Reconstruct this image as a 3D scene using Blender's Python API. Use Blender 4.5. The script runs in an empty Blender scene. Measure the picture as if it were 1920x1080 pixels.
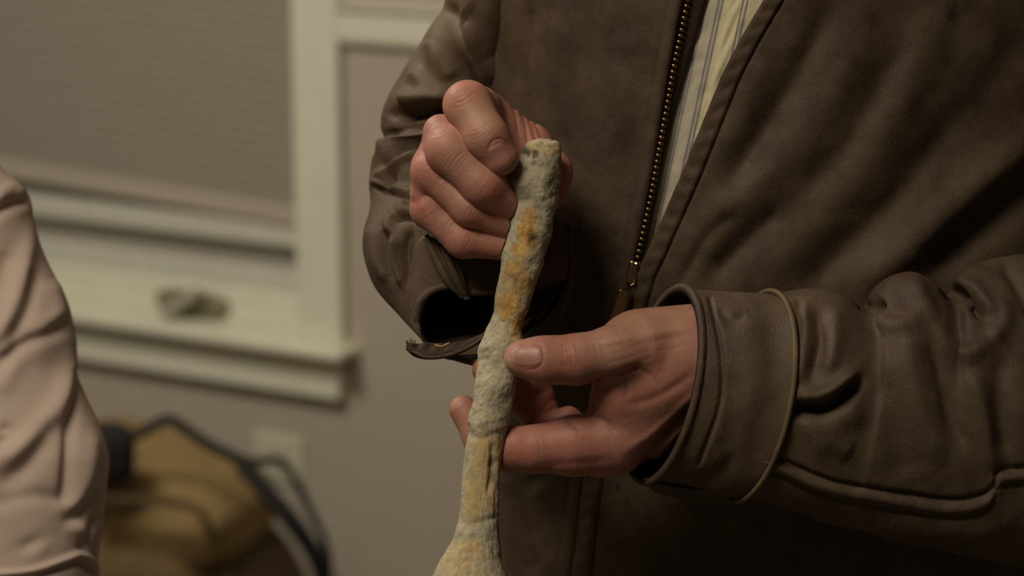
import bpy, math
import numpy as np
from mathutils import Vector, Matrix

# ------------------------------------------------------------------ camera, light, exposure
F_PX = 4426.7            # focal length in pixels of the 1920 px frame (83 mm on 36 mm)
D0 = 1.24                # distance of the hands from the lens, metres
SC = D0 / F_PX           # metres per pixel at the hands
PITCH = math.radians(13)
CAMZ = 1.5
scene = bpy.context.scene
cam_data = bpy.data.cameras.new('camera'); cam = bpy.data.objects.new('camera', cam_data)
scene.collection.objects.link(cam); scene.camera = cam
cam.location = (0, 0, CAMZ); cam.rotation_euler = (math.pi/2 - PITCH, 0, 0)
cam_data.sensor_width = 36; cam_data.lens = 83.0; cam_data.clip_start = .05
cam_data.dof.use_dof = True; cam_data.dof.focus_distance = D0 - .006; cam_data.dof.aperture_fstop = 6.3

world = bpy.data.worlds.new('world'); scene.world = world; world.use_nodes = True
world.node_tree.nodes['Background'].inputs[0].default_value = (1.0, .86, .66, 1)
world.node_tree.nodes['Background'].inputs[1].default_value = .035

def area(name, loc, target, sx, sy, power, col):
    l = bpy.data.lights.new(name, 'AREA'); l.shape = 'RECTANGLE'; l.size = sx; l.size_y = sy
    l.energy = power; l.color = col
    o = bpy.data.objects.new(name, l); scene.collection.objects.link(o); o.location = loc
    o.rotation_euler = (Vector(target) - Vector(loc)).to_track_quat('-Z', 'Y').to_euler()
    return o
WARM = (1.0, .88, .70)
area('ceiling_lamp_front', (-.62, .34, 2.52), (-.62, .34, 0), .6, .6, 23, WARM)
area('ceiling_lamp_back', (-1.2, 2.1, 2.52), (-1.2, 2.1, 0), .6, .6, 36, (1, .92, .77))

vs = scene.view_settings
vs.view_transform = 'Standard'; vs.look = 'None'; vs.gamma = 1; vs.use_curve_mapping = False
vs.exposure = 0.0

# ------------------------------------------------------------------ helpers
CP, SP = math.cos(PITCH), math.sin(PITCH)
def P(u, v, w=0.0, depth=None):
    """pixel (u, v) and distance behind the hand plane (in hand-plane pixels) -> world"""
    u = np.asarray(u, float); v = np.asarray(v, float)
    d = D0 + np.asarray(w, float)*SC if depth is None else np.asarray(depth, float)
    a = (u - 960)/F_PX*d; b = (v - 540)/F_PX*d
    return np.stack(np.broadcast_arrays(a, d*CP - b*SP, CAMZ - d*SP - b*CP), -1)

col = scene.collection
def setp(o, **k):
    for a, b in k.items(): o[a] = b
    return o
def empty(name, loc, label, cat, **k):
    o = bpy.data.objects.new(name, None); col.objects.link(o); o.location = loc; o.empty_display_size = .05
    setp(o, label=label, category=cat, **k); return o
ORI = {}
def mk(name, V, F, mat, parent=None, smooth=True, attrs=None, uv=None):
    """one mesh object; V in world coordinates, made relative to its root's base"""
    V = np.asarray(V, np.float64).reshape(-1, 3)
    base = np.zeros(3); p = parent
    while p is not None:
        base = base + np.array(p.location); p = p.parent
    me = bpy.data.meshes.new(name)
    if isinstance(F, np.ndarray):
        n = F.shape[1]
        me.vertices.add(len(V)); me.vertices.foreach_set('co', (V - base).astype(np.float32).ravel())
        me.loops.add(F.size); me.loops.foreach_set('vertex_index', F.astype(np.int32).ravel())
        me.polygons.add(len(F)); me.polygons.foreach_set('loop_start', np.arange(len(F), dtype=np.int32)*n)
        try: me.polygons.foreach_set('loop_total', np.full(len(F), n, np.int32))
        except Exception: pass
        me.update(calc_edges=True); me.validate()
    else:
        me.from_pydata([tuple(x) for x in (V - base)], [], F); me.update()
    if smooth: me.polygons.foreach_set('use_smooth', np.ones(len(me.polygons), bool))
    if attrs:
        for an, av in attrs.items():
            at = me.attributes.new(an, 'FLOAT', 'POINT'); at.data.foreach_set('value', np.asarray(av, np.float32).ravel())
    o = bpy.data.objects.new(name, me); col.objects.link(o)
    if parent is not None: o.parent = parent
    me.materials.append(mat)
    return o
def grid_faces(n, m, closed_m=False, closed_n=False):
    i = np.arange(n if closed_n else n-1); j = np.arange(m if closed_m else m-1)
    I, J = np.meshgrid(i, j, indexing='ij'); I2 = (I+1) % n; J2 = (J+1) % m
    return np.stack([I*m+J, I2*m+J, I2*m+J2, I*m+J2], -1).reshape(-1, 4)
def mod(o, kind, **k):
    m = o.modifiers.new(kind.lower(), kind)
    for a, b in k.items(): setattr(m, a, b)
    return m

rng = np.random.RandomState(7)
NT = rng.rand(64, 64, 64).astype(np.float32)
def vnoise(p):
    i = np.floor(p).astype(int); f = p - i; f = f*f*(3 - 2*f); i &= 63; j = (i + 1) & 63
    x0, y0, z0 = i[..., 0], i[..., 1], i[..., 2]; x1, y1, z1 = j[..., 0], j[..., 1], j[..., 2]
    fx, fy, fz = f[..., 0], f[..., 1], f[..., 2]
    def lx(a, b): return a*(1-fx) + b*fx
    c0 = lx(NT[x0, y0, z0], NT[x1, y0, z0])*(1-fy) + lx(NT[x0, y1, z0], NT[x1, y1, z0])*fy
    c1 = lx(NT[x0, y0, z1], NT[x1, y0, z1])*(1-fy) + lx(NT[x0, y1, z1], NT[x1, y1, z1])*fy
    return (c0*(1-fz) + c1*fz)*2 - 1
def fbm(p, o=4, g=.5):
    s = 0; a = 1
    for _ in range(o):
        s = s + a*vnoise(p); p = p*2.03 + 17.3; a *= g
    return s
def smooth01(x): x = np.clip(x, 0, 1); return x*x*(3 - 2*x)

def polydist(u, v, pts):
    d = np.full(u.shape, 1e9); side = np.zeros(u.shape); tt = np.zeros(u.shape)
    n = len(pts) - 1
    for k in range(n):
        ax, ay = pts[k][:2]; bx, by = pts[k+1][:2]
        ex, ey = bx-ax, by-ay; L2 = ex*ex + ey*ey + 1e-9
        t = np.clip(((u-ax)*ex + (v-ay)*ey)/L2, 0, 1)
        dx, dy = u - ax - t*ex, v - ay - t*ey; dd = np.hypot(dx, dy)
        m = dd < d
        d = np.where(m, dd, d); side = np.where(m, np.sign(ex*dy - ey*dx), side); tt = np.where(m, (k + t)/n, tt)
    return d, side, tt
def smooth_path(pts, n=8):
    pts = np.asarray(pts, float)
    if len(pts) < 3: return pts
    q = np.vstack([2*pts[0]-pts[1], pts, 2*pts[-1]-pts[-2]]); out = []
    for k in range(1, len(q)-2):
        a, b, c, d = q[k-1], q[k], q[k+1], q[k+2]
        for t in np.linspace(0, 1, n, endpoint=False):
            out.append(.5*((2*b) + (c-a)*t + (2*a-5*b+4*c-d)*t*t + (3*b-a-3*c+d)*t**3))
    out.append(pts[-1]); return np.array(out)
def folds(u, v, fl):
    """sum of ridges (+) and valleys (-): (points, amplitude, width[, taper])"""
    s = np.zeros(u.shape)
    for f in fl:
        pts = smooth_path(f[0], 4); A, wd = f[1], f[2]
        lo = pts.min(0) - 4*wd; hi = pts.max(0) + 4*wd
        m = (u > lo[0]) & (u < hi[0]) & (v > lo[1]) & (v < hi[1])
        if not m.any(): continue
        d, sd, t = polydist(u[m], v[m], pts)
        tp = 1.0 if (len(f) > 3 and f[3] == 0) else np.clip(np.minimum(t, 1-t)*5 + .25, 0, 1)
        if len(f) > 4:      # crease with a lip: sharp on one side
            wq = np.where(sd*f[4] > 0, wd, wd*.3)
            s[m] += A*tp*np.exp(-(d/wq)**2)
        else:
            s[m] += A*tp*np.exp(-(d/wd)**2)
    return s
def catmull(st, n):
    st = np.asarray(st, float); K = len(st); t = np.linspace(0, K-1, n); k = np.minimum(t.astype(int), K-2); f = (t-k)[:, None]
    g = lambda i: st[np.clip(i, 0, K-1)]
    a, b, c, d = g(k-1), g(k), g(k+1), g(k+2)
    return .5*(2*b + (c-a)*f + (2*a-5*b+4*c-d)*f*f + (3*b-a-3*c+d)*f**3)
def ring_grid(st, n, m):
    """stations (C, A, B): ring point = C + A cos + B sin"""
    q = catmull([np.concatenate(s) for s in st], n)
    ph = np.linspace(0, 2*np.pi, m, endpoint=False)
    C, A, B = q[:, None, :3], q[:, None, 3:6], q[:, None, 6:9]
    return C + A*np.cos(ph)[None, :, None] + B*np.sin(ph)[None, :, None], C
def outward(G, C):
    gx = np.gradient(G, axis=0); gy = (np.roll(G, -1, 1) - np.roll(G, 1, 1))
    n = np.cross(gx, gy); n /= np.linalg.norm(n, axis=-1, keepdims=True) + 1e-9
    s = np.sign(np.sum(n*(G - C), -1, keepdims=True)); s[s == 0] = 1
    return n*s
def tube(pts, rad, m=10, caps=True):
    """sweep in uvw space along pts (n,3) with radius rad (scalar or n) -> V, F"""
    pts = np.asarray(pts, float); n = len(pts); rad = np.broadcast_to(np.asarray(rad, float), (n,))
    T = np.gradient(pts, axis=0); T /= np.linalg.norm(T, axis=1, keepdims=True) + 1e-12
    ref = np.array([.13, .31, .94]); V = []
    for k in range(n):
        a = np.cross(T[k], ref); a /= np.linalg.norm(a); b = np.cross(T[k], a)
        ph = np.linspace(0, 2*np.pi, m, endpoint=False)
        V.append(pts[k] + rad[k]*(np.cos(ph)[:, None]*a + np.sin(ph)[:, None]*b))
    V = np.concatenate(V); F = [tuple(f) for f in grid_faces(n, m, True)]
    if caps: F += [tuple(range(m-1, -1, -1)), tuple(range((n-1)*m, n*m))]
    return V, F
def PV(V): V = np.asarray(V); return P(V[..., 0], V[..., 1], V[..., 2])
def box_mesh(o, ax, ay, az, bev=0.0):
    """box spanned from corner o by vectors; returns V, F (bevelled by modifier later)"""
    o, ax, ay, az = map(lambda x: np.asarray(x, float), (o, ax, ay, az))
    V = [o + a*ax + b*ay + c*az for c in (0, 1) for b in (0, 1) for a in (0, 1)]
    return np.array(V), [(0, 2, 3, 1), (4, 5, 7, 6), (0, 1, 5, 4), (2, 6, 7, 3), (0, 4, 6, 2), (1, 3, 7, 5)]
def join(parts):
    V, F, n = [], [], 0
    for v, f in parts:
        V.append(np.asarray(v)); F += [tuple(int(i)+n for i in q) for q in f]; n += len(v)
    return np.concatenate(V), F

# ------------------------------------------------------------------ materials
def material(name, rough=.6, spec=.5, **k):
    m = bpy.data.materials.new(name); m.use_nodes = True; nt = m.node_tree
    b = nt.nodes['Principled BSDF']; b.inputs['Roughness'].default_value = rough
    b.inputs['Specular IOR Level'].default_value = spec
    for a, v in k.items(): b.inputs[a.replace('_', ' ')].default_value = v
    return m, nt, b
def nnoise(nt, scale, detail=4, rough=.55, vec=None, dist=0):
    n = nt.nodes.new('ShaderNodeTexNoise'); n.inputs['Scale'].default_value = scale
    n.inputs['Detail'].default_value = detail; n.inputs['Roughness'].default_value = rough; n.inputs['Distortion'].default_value = dist
    if vec: nt.links.new(vec, n.inputs['Vector'])
    return n.outputs['Fac']
def ramp(nt, fac, stops):
    r = nt.nodes.new('ShaderNodeValToRGB'); e = r.color_ramp.elements
    while len(e) < len(stops): e.new(.5)
    for q, (p, c) in zip(e, stops): q.position = p; q.color = (*c, 1) if len(c) == 3 else c
    nt.links.new(fac, r.inputs[0]); return r.outputs[0]
def mix(nt, fac, a, b, mode='MIX'):
    n = nt.nodes.new('ShaderNodeMix'); n.data_type = 'RGBA'; n.blend_type = mode
    for i, x in ((0, fac), (6, a), (7, b)):
        if isinstance(x, (int, float)): n.inputs[i].default_value = x
        elif isinstance(x, tuple): n.inputs[i].default_value = (*x, 1)
        else: nt.links.new(x, n.inputs[i])
    return n.outputs[2]
def bump(nt, b, h, strength, dist, prev=None):
    n = nt.nodes.new('ShaderNodeBump'); n.inputs['Strength'].default_value = strength; n.inputs['Distance'].default_value = dist
    nt.links.new(h, n.inputs['Height'])
    if prev: nt.links.new(prev, n.inputs['Normal'])
    nt.links.new(n.outputs[0], b.inputs['Normal']); return n.outputs[0]
def coord(nt, scale=(1, 1, 1), rot=(0, 0, 0)):
    t = nt.nodes.new('ShaderNodeTexCoord'); m = nt.nodes.new('ShaderNodeMapping')
    m.inputs['Scale'].default_value = scale; m.inputs['Rotation'].default_value = rot
    nt.links.new(t.outputs['Object'], m.inputs[0]); return m.outputs[0]
def attr(nt, name):
    a = nt.nodes.new('ShaderNodeAttribute'); a.attribute_name = name; return a.outputs['Fac']
def vor(nt, scale, vec, feature='F1'):
    n = nt.nodes.new('ShaderNodeTexVoronoi'); n.feature = feature; n.inputs['Scale'].default_value = scale
    nt.links.new(vec, n.inputs['Vector']); return n.outputs['Distance']

def leather(name, dark, mid, worn, grain=1.0):
    m, nt, b = material(name, .6, .28)
    v = coord(nt); vst = coord(nt, (1.0, 1.0, .45), (0, .5, 0))
    big = nnoise(nt, 9, 5, .6, vst, .6); fine = nnoise(nt, 160, 3, .6, v); med = nnoise(nt, 38, 4, .6, v, .4)
    c = ramp(nt, big, [(.30, dark), (.5, mid), (.72, worn)])
    c2 = ramp(nt, med, [(.32, tuple(x*.72 for x in dark)), (.68, tuple(x*1.12 for x in mid))])
    c = mix(nt, .45, c, c2); blot = nnoise(nt, 22, 5, .65, coord(nt, (1, 1, .6), (.4, .2, 0)), 1.2)
    c = mix(nt, ramp(nt, blot, [(.50, (0, 0, 0)), (.66, (.62, .62, .62))]), c, tuple(x*y for x, y in zip(dark, (.78, .70, .82))))
    c = mix(nt, .35, c, ramp(nt, fine, [(.3, (.45, .45, .45)), (.7, (1, 1, 1))]), 'MULTIPLY')
    c = mix(nt, attr(nt, 'stain'), c, (.02, .014, .012))
    nt.links.new(c, b.inputs['Base Color'])
    r = ramp(nt, med, [(.3, (.55,)*3), (.7, (.72,)*3)]); nt.links.new(r, b.inputs['Roughness'])
    vs_ = coord(nt, (1, 1, .55), (.2, .6, .3))
    w = vor(nt, 620, vs_, 'DISTANCE_TO_EDGE'); n1 = bump(nt, b, w, .34*grain, .0009)
    bump(nt, b, med, .25, .0012, n1)
    return m
M = {}
M['leather'] = leather('brown_leather', (.080, .053, .035), (.110, .075, .046), (.150, .104, .058))
M['leather_sleeve'] = M['leather']
M['leather_edge'] = leather('leather_edge', (.04, .025, .016), (.075, .048, .028), (.12, .08, .045), .6)
M['piping'] = leather('leather_piping', (.10, .07, .038), (.16, .115, .06), (.21, .155, .085), .4)
m, nt, b = material('lining', .8, .2); b.inputs['Base Color'].default_value = (.010, .007, .005, 1); M['lining'] = m
m, nt, b = material('zipper_tape', .8, .2)
n = nnoise(nt, 900, 2, .5, coord(nt)); nt.links.new(ramp(nt, n, [(.3, (.05, .031, .022)), (.7, (.09, .057, .042))]), b.inputs[0]); M['tape'] = m
m, nt, b = material('antique_brass', .32, .5, Metallic=1.0); b.inputs[0].default_value = (.30, .19, .085, 1); M['brass'] = m
m, nt, b = material('polished_brass', .16, .5, Metallic=1.0); b.inputs[0].default_value = (.42, .30, .19, 1); M['brass_hi'] = m
m, nt, b = material('dark_thread', .8); b.inputs[0].default_value = (.012, .008, .005, 1); M['thread'] = m
m, nt, b = material('gold_thread', .6); b.inputs[0].default_value = (.6, .35, .10, 1); M['gold_thread'] = m

# skin
m, nt, b = material('skin', .52, .34)
v = coord(nt); n1 = nnoise(nt, 55, 4, .6, v); n2 = nnoise(nt, 420, 3, .6, v)
c = ramp(nt, n1, [(.30, (.325, .145, .105)), (.52, (.385, .185, .137)), (.74, (.43, .225, .165))])
c = mix(nt, attr(nt, 'red'), c, (.41, .135, .10))
c = mix(nt, attr(nt, 'pale'), c, (.53, .35, .235))
c = mix(nt, .22, c, ramp(nt, n2, [(.3, (.6, .52, .5)), (.65, (1, 1, 1))]), 'MULTIPLY')
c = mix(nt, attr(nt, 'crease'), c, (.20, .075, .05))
nt.links.new(c, b.inputs[0]); b.inputs['Subsurface Weight'].default_value = .06
b.inputs['Subsurface Radius'].default_value = (.006, .0022, .0012); b.inputs['Subsurface Scale'].default_value = 1.0
w = vor(nt, 900, coord(nt, (1, 1, 1)), 'DISTANCE_TO_EDGE'); p1 = bump(nt, b, w, .13, .0006)
bump(nt, b, nnoise(nt, 260, 4, .6, v), .38, .0008, p1)
M['skin'] = m
m, nt, b = material('fingernail', .42, .4)
v = coord(nt); c = mix(nt, attr(nt, 'tip'), (.375, .18, .142), (.43, .265, .21)); nt.links.new(c, b.inputs[0])
b.inputs['Subsurface Weight'].default_value = .1; b.inputs['Subsurface Radius'].default_value = (.004, .002, .001); b.inputs['Subsurface Scale'].default_value = 1.0
bump(nt, b, nnoise(nt, 300, 2, .5, coord(nt, (1, .2, 1))), .08, .0004); M['nail'] = m

# fossil bone
m, nt, b = material('fossil_bone', .88, .2)
v = coord(nt); n1 = nnoise(nt, 60, 5, .65, v, .5); n2 = nnoise(nt, 300, 4, .7, v); n3 = nnoise(nt, 130, 4, .7, coord(nt, (1, 1, .4)))
c = ramp(nt, n1, [(.28, (.31, .28, .20)), (.5, (.44, .395, .28)), (.72, (.56, .495, .35))])
oc = ramp(nt, n3, [(.3, (.30, .16, .045)), (.5, (.50, .30, .085)), (.72, (.62, .42, .16))])
c = mix(nt, attr(nt, 'ochre'), c, oc)
c = mix(nt, attr(nt, 'tan'), c, (.54, .40, .19))
c = mix(nt, attr(nt, 'dark'), c, (.055, .045, .035))
c = mix(nt, .55, c, ramp(nt, n2, [(.28, (.48, .46, .42)), (.58, (1, 1, 1))]), 'MULTIPLY')
nt.links.new(c, b.inputs[0])
p1 = bump(nt, b, n2, .32, .001); bump(nt, b, nnoise(nt, 900, 2, .6, v), .25, .0005, p1); M['bone'] = m

# shirts
m, nt, b = material('striped_shirt', .75, .2)
uvn = nt.nodes.new('ShaderNodeAttribute'); uvn.attribute_name = 'across'
st = ramp(nt, uvn.outputs['Fac'], [(0, (.62, .545, .36)), (1, (.62, .545, .36))])
rn = st.node; e = rn.color_ramp.elements
base = (.62, .56, .43, 1); blue = (.28, .27, .26, 1); yel = (.76, .69, .44, 1)
stops = [(0, base), (.185, base), (.19, blue), (.208, blue), (.213, base), (.226, base), (.23, blue), (.245, blue), (.25, base),
         (.385, base), (.392, blue), (.415, blue), (.422, base), (.438, base), (.445, blue), (.468, blue), (.476, yel), (.545, yel), (.553, base),
         (.565, yel), (.712, yel), (.72, blue), (.742, blue), (.75, yel), (.765, yel), (.772, blue), (.798, blue), (.806, yel)]
while len(e) < len(stops): e.new(.5)
for q, (p, cc) in zip(e, stops): q.position = p; q.color = cc
rn.color_ramp.interpolation = 'LINEAR'
n = nnoise(nt, 1500, 2, .5, coord(nt)); c = mix(nt, .3, st, ramp(nt, n, [(.3, (.75, .75, .75)), (.7, (1, 1, 1))]), 'MULTIPLY')
nt.links.new(c, b.inputs[0]); bump(nt, b, n, .2, .0003); M['shirt'] = m
m, nt, b = material('pink_cotton', .8, .2)
v = coord(nt); n = nnoise(nt, 1100, 2, .5, v); n2 = nnoise(nt, 14, 4, .5, v)
c = ramp(nt, n2, [(.3, (.55, .43, .36)), (.7, (.63, .495, .42))])
nt.links.new(mix(nt, .25, c, ramp(nt, n, [(.3, (.8, .8, .8)), (.7, (1, 1, 1))]), 'MULTIPLY'), b.inputs[0]); bump(nt, b, n, .15, .0004); M['pink'] = m
def plain(name, c0, c1, rough, scale=30, bs=.1):
    m, nt, b = material(name, rough, .3); n = nnoise(nt, scale, 4, .55, coord(nt))
    nt.links.new(ramp(nt, n, [(.3, c0), (.7, c1)]), b.inputs[0]); bump(nt, b, n, bs, .001); return m
M['wall'] = plain('painted_wall', (.44, .385, .31), (.47, .41, .33), .85, 60, .05)
M['trim'] = plain('white_trim', (.73, .71, .58), (.77, .75, .61), .45, 25, .03)
M['sash'] = plain('white_sash', (.60, .585, .50), (.64, .62, .53), .5, 25, .03)
M['ceiling'] = plain('ceiling_paint', (.6, .57, .5), (.64, .6, .53), .9)
M['floor'] = plain('carpet', (.14, .115, .085), (.2, .165, .12), .95, 400, .4)
M['shade'] = plain('woven_shade', (.30, .265, .215), (.33, .29, .235), .9, 200, .1)
M['shade_rail'] = plain('shade_rail', (.46, .40, .32), (.49, .425, .34), .6)
M['screen'] = plain('insect_screen', (.36, .335, .29), (.39, .36, .31), .9, 300, .1)
M['glass'] = material('window_glass', .05, .5, Transmission_Weight=1.0)[0]
M['crank'] = plain('crank_housing', (.19, .165, .10), (.25, .215, .13), .5)
M['crank_arm'] = plain('crank_handle', (.40, .385, .31), (.45, .43, .35), .4)
M['outlet'] = plain('outlet_plastic', (.60, .57, .43), (.64, .60, .46), .4)
M['slot'] = plain('outlet_slot', (.03, .03, .03), (.04, .04, .04), .6)
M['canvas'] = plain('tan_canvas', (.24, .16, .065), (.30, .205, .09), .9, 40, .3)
M['canvas_mid'] = plain('shaded_canvas', (.12, .08, .035), (.16, .105, .045), .9, 40, .3)  # the tan canvas darkened: shade on the pocket front put into its colour
M['canvas_dark'] = plain('shaded_brown_canvas', (.075, .048, .022), (.10, .066, .03), .9, 40, .3)  # darkest canvas: shade below the lid put into the body colour; also the seam
M['black'] = plain('black_webbing', (.012, .011, .012), (.02, .018, .018), .8, 200, .2)
M['denim'] = plain('dark_trousers', (.02, .02, .025), (.03, .03, .035), .9, 200, .2)
M['shoe'] = plain('dark_shoe', (.015, .011, .009), (.025, .018, .014), .5)
M['hair'] = plain('brown_hair', (.05, .035, .02), (.08, .055, .03), .6, 200, .5)

# ------------------------------------------------------------------ the room
PSI = math.radians(29.5)
T = np.array([math.cos(PSI), -math.sin(PSI), 0]); N = np.array([-math.sin(PSI), -math.cos(PSI), 0]); Z = np.array([0, 0, 1.0])
W0 = P(550, 600, depth=3.6); W0[2] = 0
def W(s, z, o): return W0 + s*T + z*Z + o*N
def sz(u, v, o=0.0):
    """wall coordinates (along, height) of a pixel on the plane standing o in front of the wall"""
    c = np.array([0, 0, CAMZ]); r = P(u, v, depth=1.0) - c
    t = np.dot(W0 + o*N - c, N)/np.dot(r, N); q = c + t*r - W0
    return float(np.dot(q, T)), float(q[2])
def wbox(name, s0, s1, z0, z1, o0, o1, mat, parent=None, bev=.003):
    V, F = box_mesh(W(s0, z0, o0), (s1-s0)*T, (o1-o0)*N, (z1-z0)*Z)
    o = mk(name, V, F, mat, parent, smooth=False)
    if bev: mod(o, 'BEVEL', width=bev, segments=2)
    return o
def struct(o, label, cat): return setp(o, kind='structure', label=label, category=cat)

s_in, _ = sz(549, 250, .018); s_out, _ = sz(634, 250, .018)
z_stool = sz(400, 628, .058)[1]                      # top of the stool at its nose
S_L, S_R = -2.2, 3.2
s_win0 = s_in - 1.25                                 # left jamb of the window
z_head = 1.95
# floor, ceiling, wall (the wall is built around the window opening)
V, F = box_mesh((-4, -1.5, -.1), (8, 0, 0), (0, 7, 0), (0, 0, .1)); struct(mk('floor', V, F, M['floor'], smooth=False), 'brown carpeted floor of the room', 'floor')
V, F = box_mesh((-4, -1.5, 2.56), (8, 0, 0), (0, 7, 0), (0, 0, .1)); struct(mk('ceiling', V, F, M['ceiling'], smooth=False), 'plain pale ceiling above the room', 'ceiling')
op0, op1, oz0, oz1 = s_win0, s_in + .01, z_stool - .02, z_head
wp = []
for a0, a1, b0, b1 in ((S_L, op0, 0, 2.56), (op1, S_R, 0, 2.56), (op0, op1, 0, oz0), (op0, op1, oz1, 2.56)):
    wp.append(box_mesh(W(a0, b0, -.14), (a1-a0)*T, .14*N, (b1-b0)*Z))
V, F = join(wp); struct(mk('wall_back', V, F, M['wall'], smooth=False), 'plain beige painted wall behind the two people', 'wall')

win = empty('window_1', W((op0+op1)/2, z_stool, 0), 'white-cased window with lowered beige shade and crank handle', 'window', kind='structure')
wbox('casing', s_in, s_out, z_stool, z_head + .09, 0, .018, M['trim'], win, .004)
wbox('casing', op0 - .09, op0, z_stool, z_head + .09, 0, .018, M['trim'], win, .004)
wbox('casing', op0, s_in, z_head, z_head + .09, 0, .018, M['trim'], win, .004)
wbox('sill', op0 - .14, s_out + .022, z_stool - .015, z_stool, -.10, .058, M['trim'], win, .005)
za = sz(400, 714, .02)[1]
wbox('apron', op0 - .09, s_out - .004, za, z_stool - .015, 0, .024, M['trim'], win, .004)
wbox('jamb', s_in, s_in + .012, z_stool, z_head, -.13, 0, M['sash'], win, 0)
wbox('jamb', op0 - .002, op0 + .012, z_stool, z_head, -.13, 0, M['sash'], win, 0)
# frame below the sash (carries the crank), sash rails and stiles, screen, glass
zz = lambda v, o=-.03: sz(400, v, o)[1]
wbox('frame_stop', op0, s_in, z_stool, zz(537, -.02), -.13, -.02, M['trim'], win, .004)
wbox('bottom_rail', op0, s_in, zz(537), zz(492), -.11, -.028, M['sash'], win, .004)
wbox('cross_rail', op0, s_in, zz(443), zz(402), -.11, -.016, M['sash'], win, .004)
wbox('stile', s_in - .02, s_in, zz(537), z_head, -.11, -.045, M['sash'], win, .003)
wbox('stile', op0, op0 + .02, zz(537), z_head, -.11, -.045, M['sash'], win, .003)
wbox('screen', op0 + .01, s_in - .01, zz(496), z_head - .02, -.046, -.042, M['screen'], win, 0)
wbox('pane', op0 + .01, s_in - .01, zz(496), z_head - .02, -.10, -.096, M['glass'], win, 0)
# pleated shade, its lower edge hanging out of level
SO = -.014
sa, za0 = sz(100, 318, SO); sb, zb0 = sz(533, 390, SO)
def shade_z(s): return za0 + (s - sa)*(zb0 - za0)/(sb - sa)
ns = 70; pz = np.linspace(0, 1, 2*ns + 1); Vs = []
for k, t in enumerate(pz):
    for s in (op0 + .012, s_in - .006):
        zb = shade_z(s); Vs.append(W(s, zb + t*(z_head - zb), SO + (.0007 if k % 2 else -.0007)))
Fs = [(2*k, 2*k+1, 2*k+3, 2*k+2) for k in range(2*ns)]
o = mk('pleated_shade', Vs, Fs, M['shade'], win, smooth=False); mod(o, 'SOLIDIFY', thickness=.002); o['label'] = 'lowered beige pleated shade'
c0 = W(op0 + .012, shade_z(op0 + .012) - .026, -.03); c1 = W(s_in - .006, shade_z(s_in - .006) - .026, -.03)
V, F = box_mesh(c0, c1 - c0, .020*N, .03*Z); o = mk('shade_rail', V, F, M['shade_rail'], win, smooth=False); mod(o, 'BEVEL', width=.003, segments=2)
# crank
cs0, cz0 = sz(278, 590, .0); cs1, cz1 = sz(418, 545, .0); zc = zz(537, -.045)
nn, mm = 14, 24; th = np.linspace(0, np.pi, nn); ph = np.linspace(0, 2*np.pi, mm, endpoint=False)
cen = W((cs0+cs1)/2, z_stool + .022, -.028); hw = (cs1-cs0)/2
Gc = np.array([[cen + hw*math.copysign(abs(math.cos(a))**.7, math.cos(a))*T + math.sin(a)**.6*(.022*math.cos(p)*Z + .026*math.sin(p)*N) for p in ph] for a in th])
o = mk('crank_housing', Gc, grid_faces(nn, mm, True), M['crank'], win)
h0 = W(sz(318, 588, .012)[0], z_stool + .012, .016); h1 = W(sz(372, 540, .012)[0], z_stool + .052, .006)
hp = np.array([h0 + (h1-h0)*t + N*.006*math.sin(math.pi*t) for t in np.linspace(0, 1, 9)])
Vt, Ft = tube(hp, np.array([.011, .011, .009, .008, .008, .008, .009, .010, .008]), 10); mk('crank_handle', Vt, Ft, M['crank_arm'], win)
kn = h0; Gk = np.array([[kn + .012*(math.cos(a)*T + math.sin(a)*(math.cos(p)*Z + math.sin(p)*N)) for p in ph] for a in th]); mk('crank_knob', Gk, grid_faces(nn, mm, True), M['crank_arm'], win)
# rail running along the wall to the right of the window
zr0 = sz(650, 84, .02)[1]; zr1 = sz(650, 6, .02)[1]
prof = [(0, zr0), (.012, zr0), (.016, zr0 + .008), (.016, zr1 - .014), (.024, zr1 - .008), (.026, zr1), (0, zr1)]
V = np.array([W(s, z, o) for s in (s_out, S_R) for (o, z) in prof]); n = len(prof)
F = [(i, (i+1) % n, n + (i+1) % n, n + i) for i in range(n)] + [tuple(range(n-1, -1, -1)), tuple(range(n, 2*n))]
struct(mk('trim_1', V, F, M['trim'], smooth=False), 'white chair rail on wall right of the window', 'trim')
o = wbox('baseboard_back', S_L, S_R, 0, .10, 0, .014, M['trim'], None, .003); struct(o, 'white baseboard along foot of the beige wall', 'baseboard')

# outlet
so0, zo1 = sz(474, 808, .006); so1, _ = sz(566, 822, .006); _, zo0 = sz(520, 905, .006)
ou = empty('wall_outlet', W((so0+so1)/2, zo0, 0), 'white plastic wall outlet plate behind the tan bag', 'outlet')
wbox('plate', so0, so1, zo0, zo1, 0, .006, M['outlet'], ou, .002)
for dz in (.30, .70):
    zc_ = zo0 + dz*(zo1 - zo0); sc_ = (so0+so1)/2
    f = wbox('socket', sc_ - .017, sc_ + .017, zc_ - .012, zc_ + .012, .006, .0085, M['outlet'], ou, .002)
    for ds in (-.007, .007): wbox('slot', sc_ + ds - .0012, sc_ + ds + .0012, zc_ - .005, zc_ + .005, .0085, .009, M['slot'], f, 0)

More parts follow.
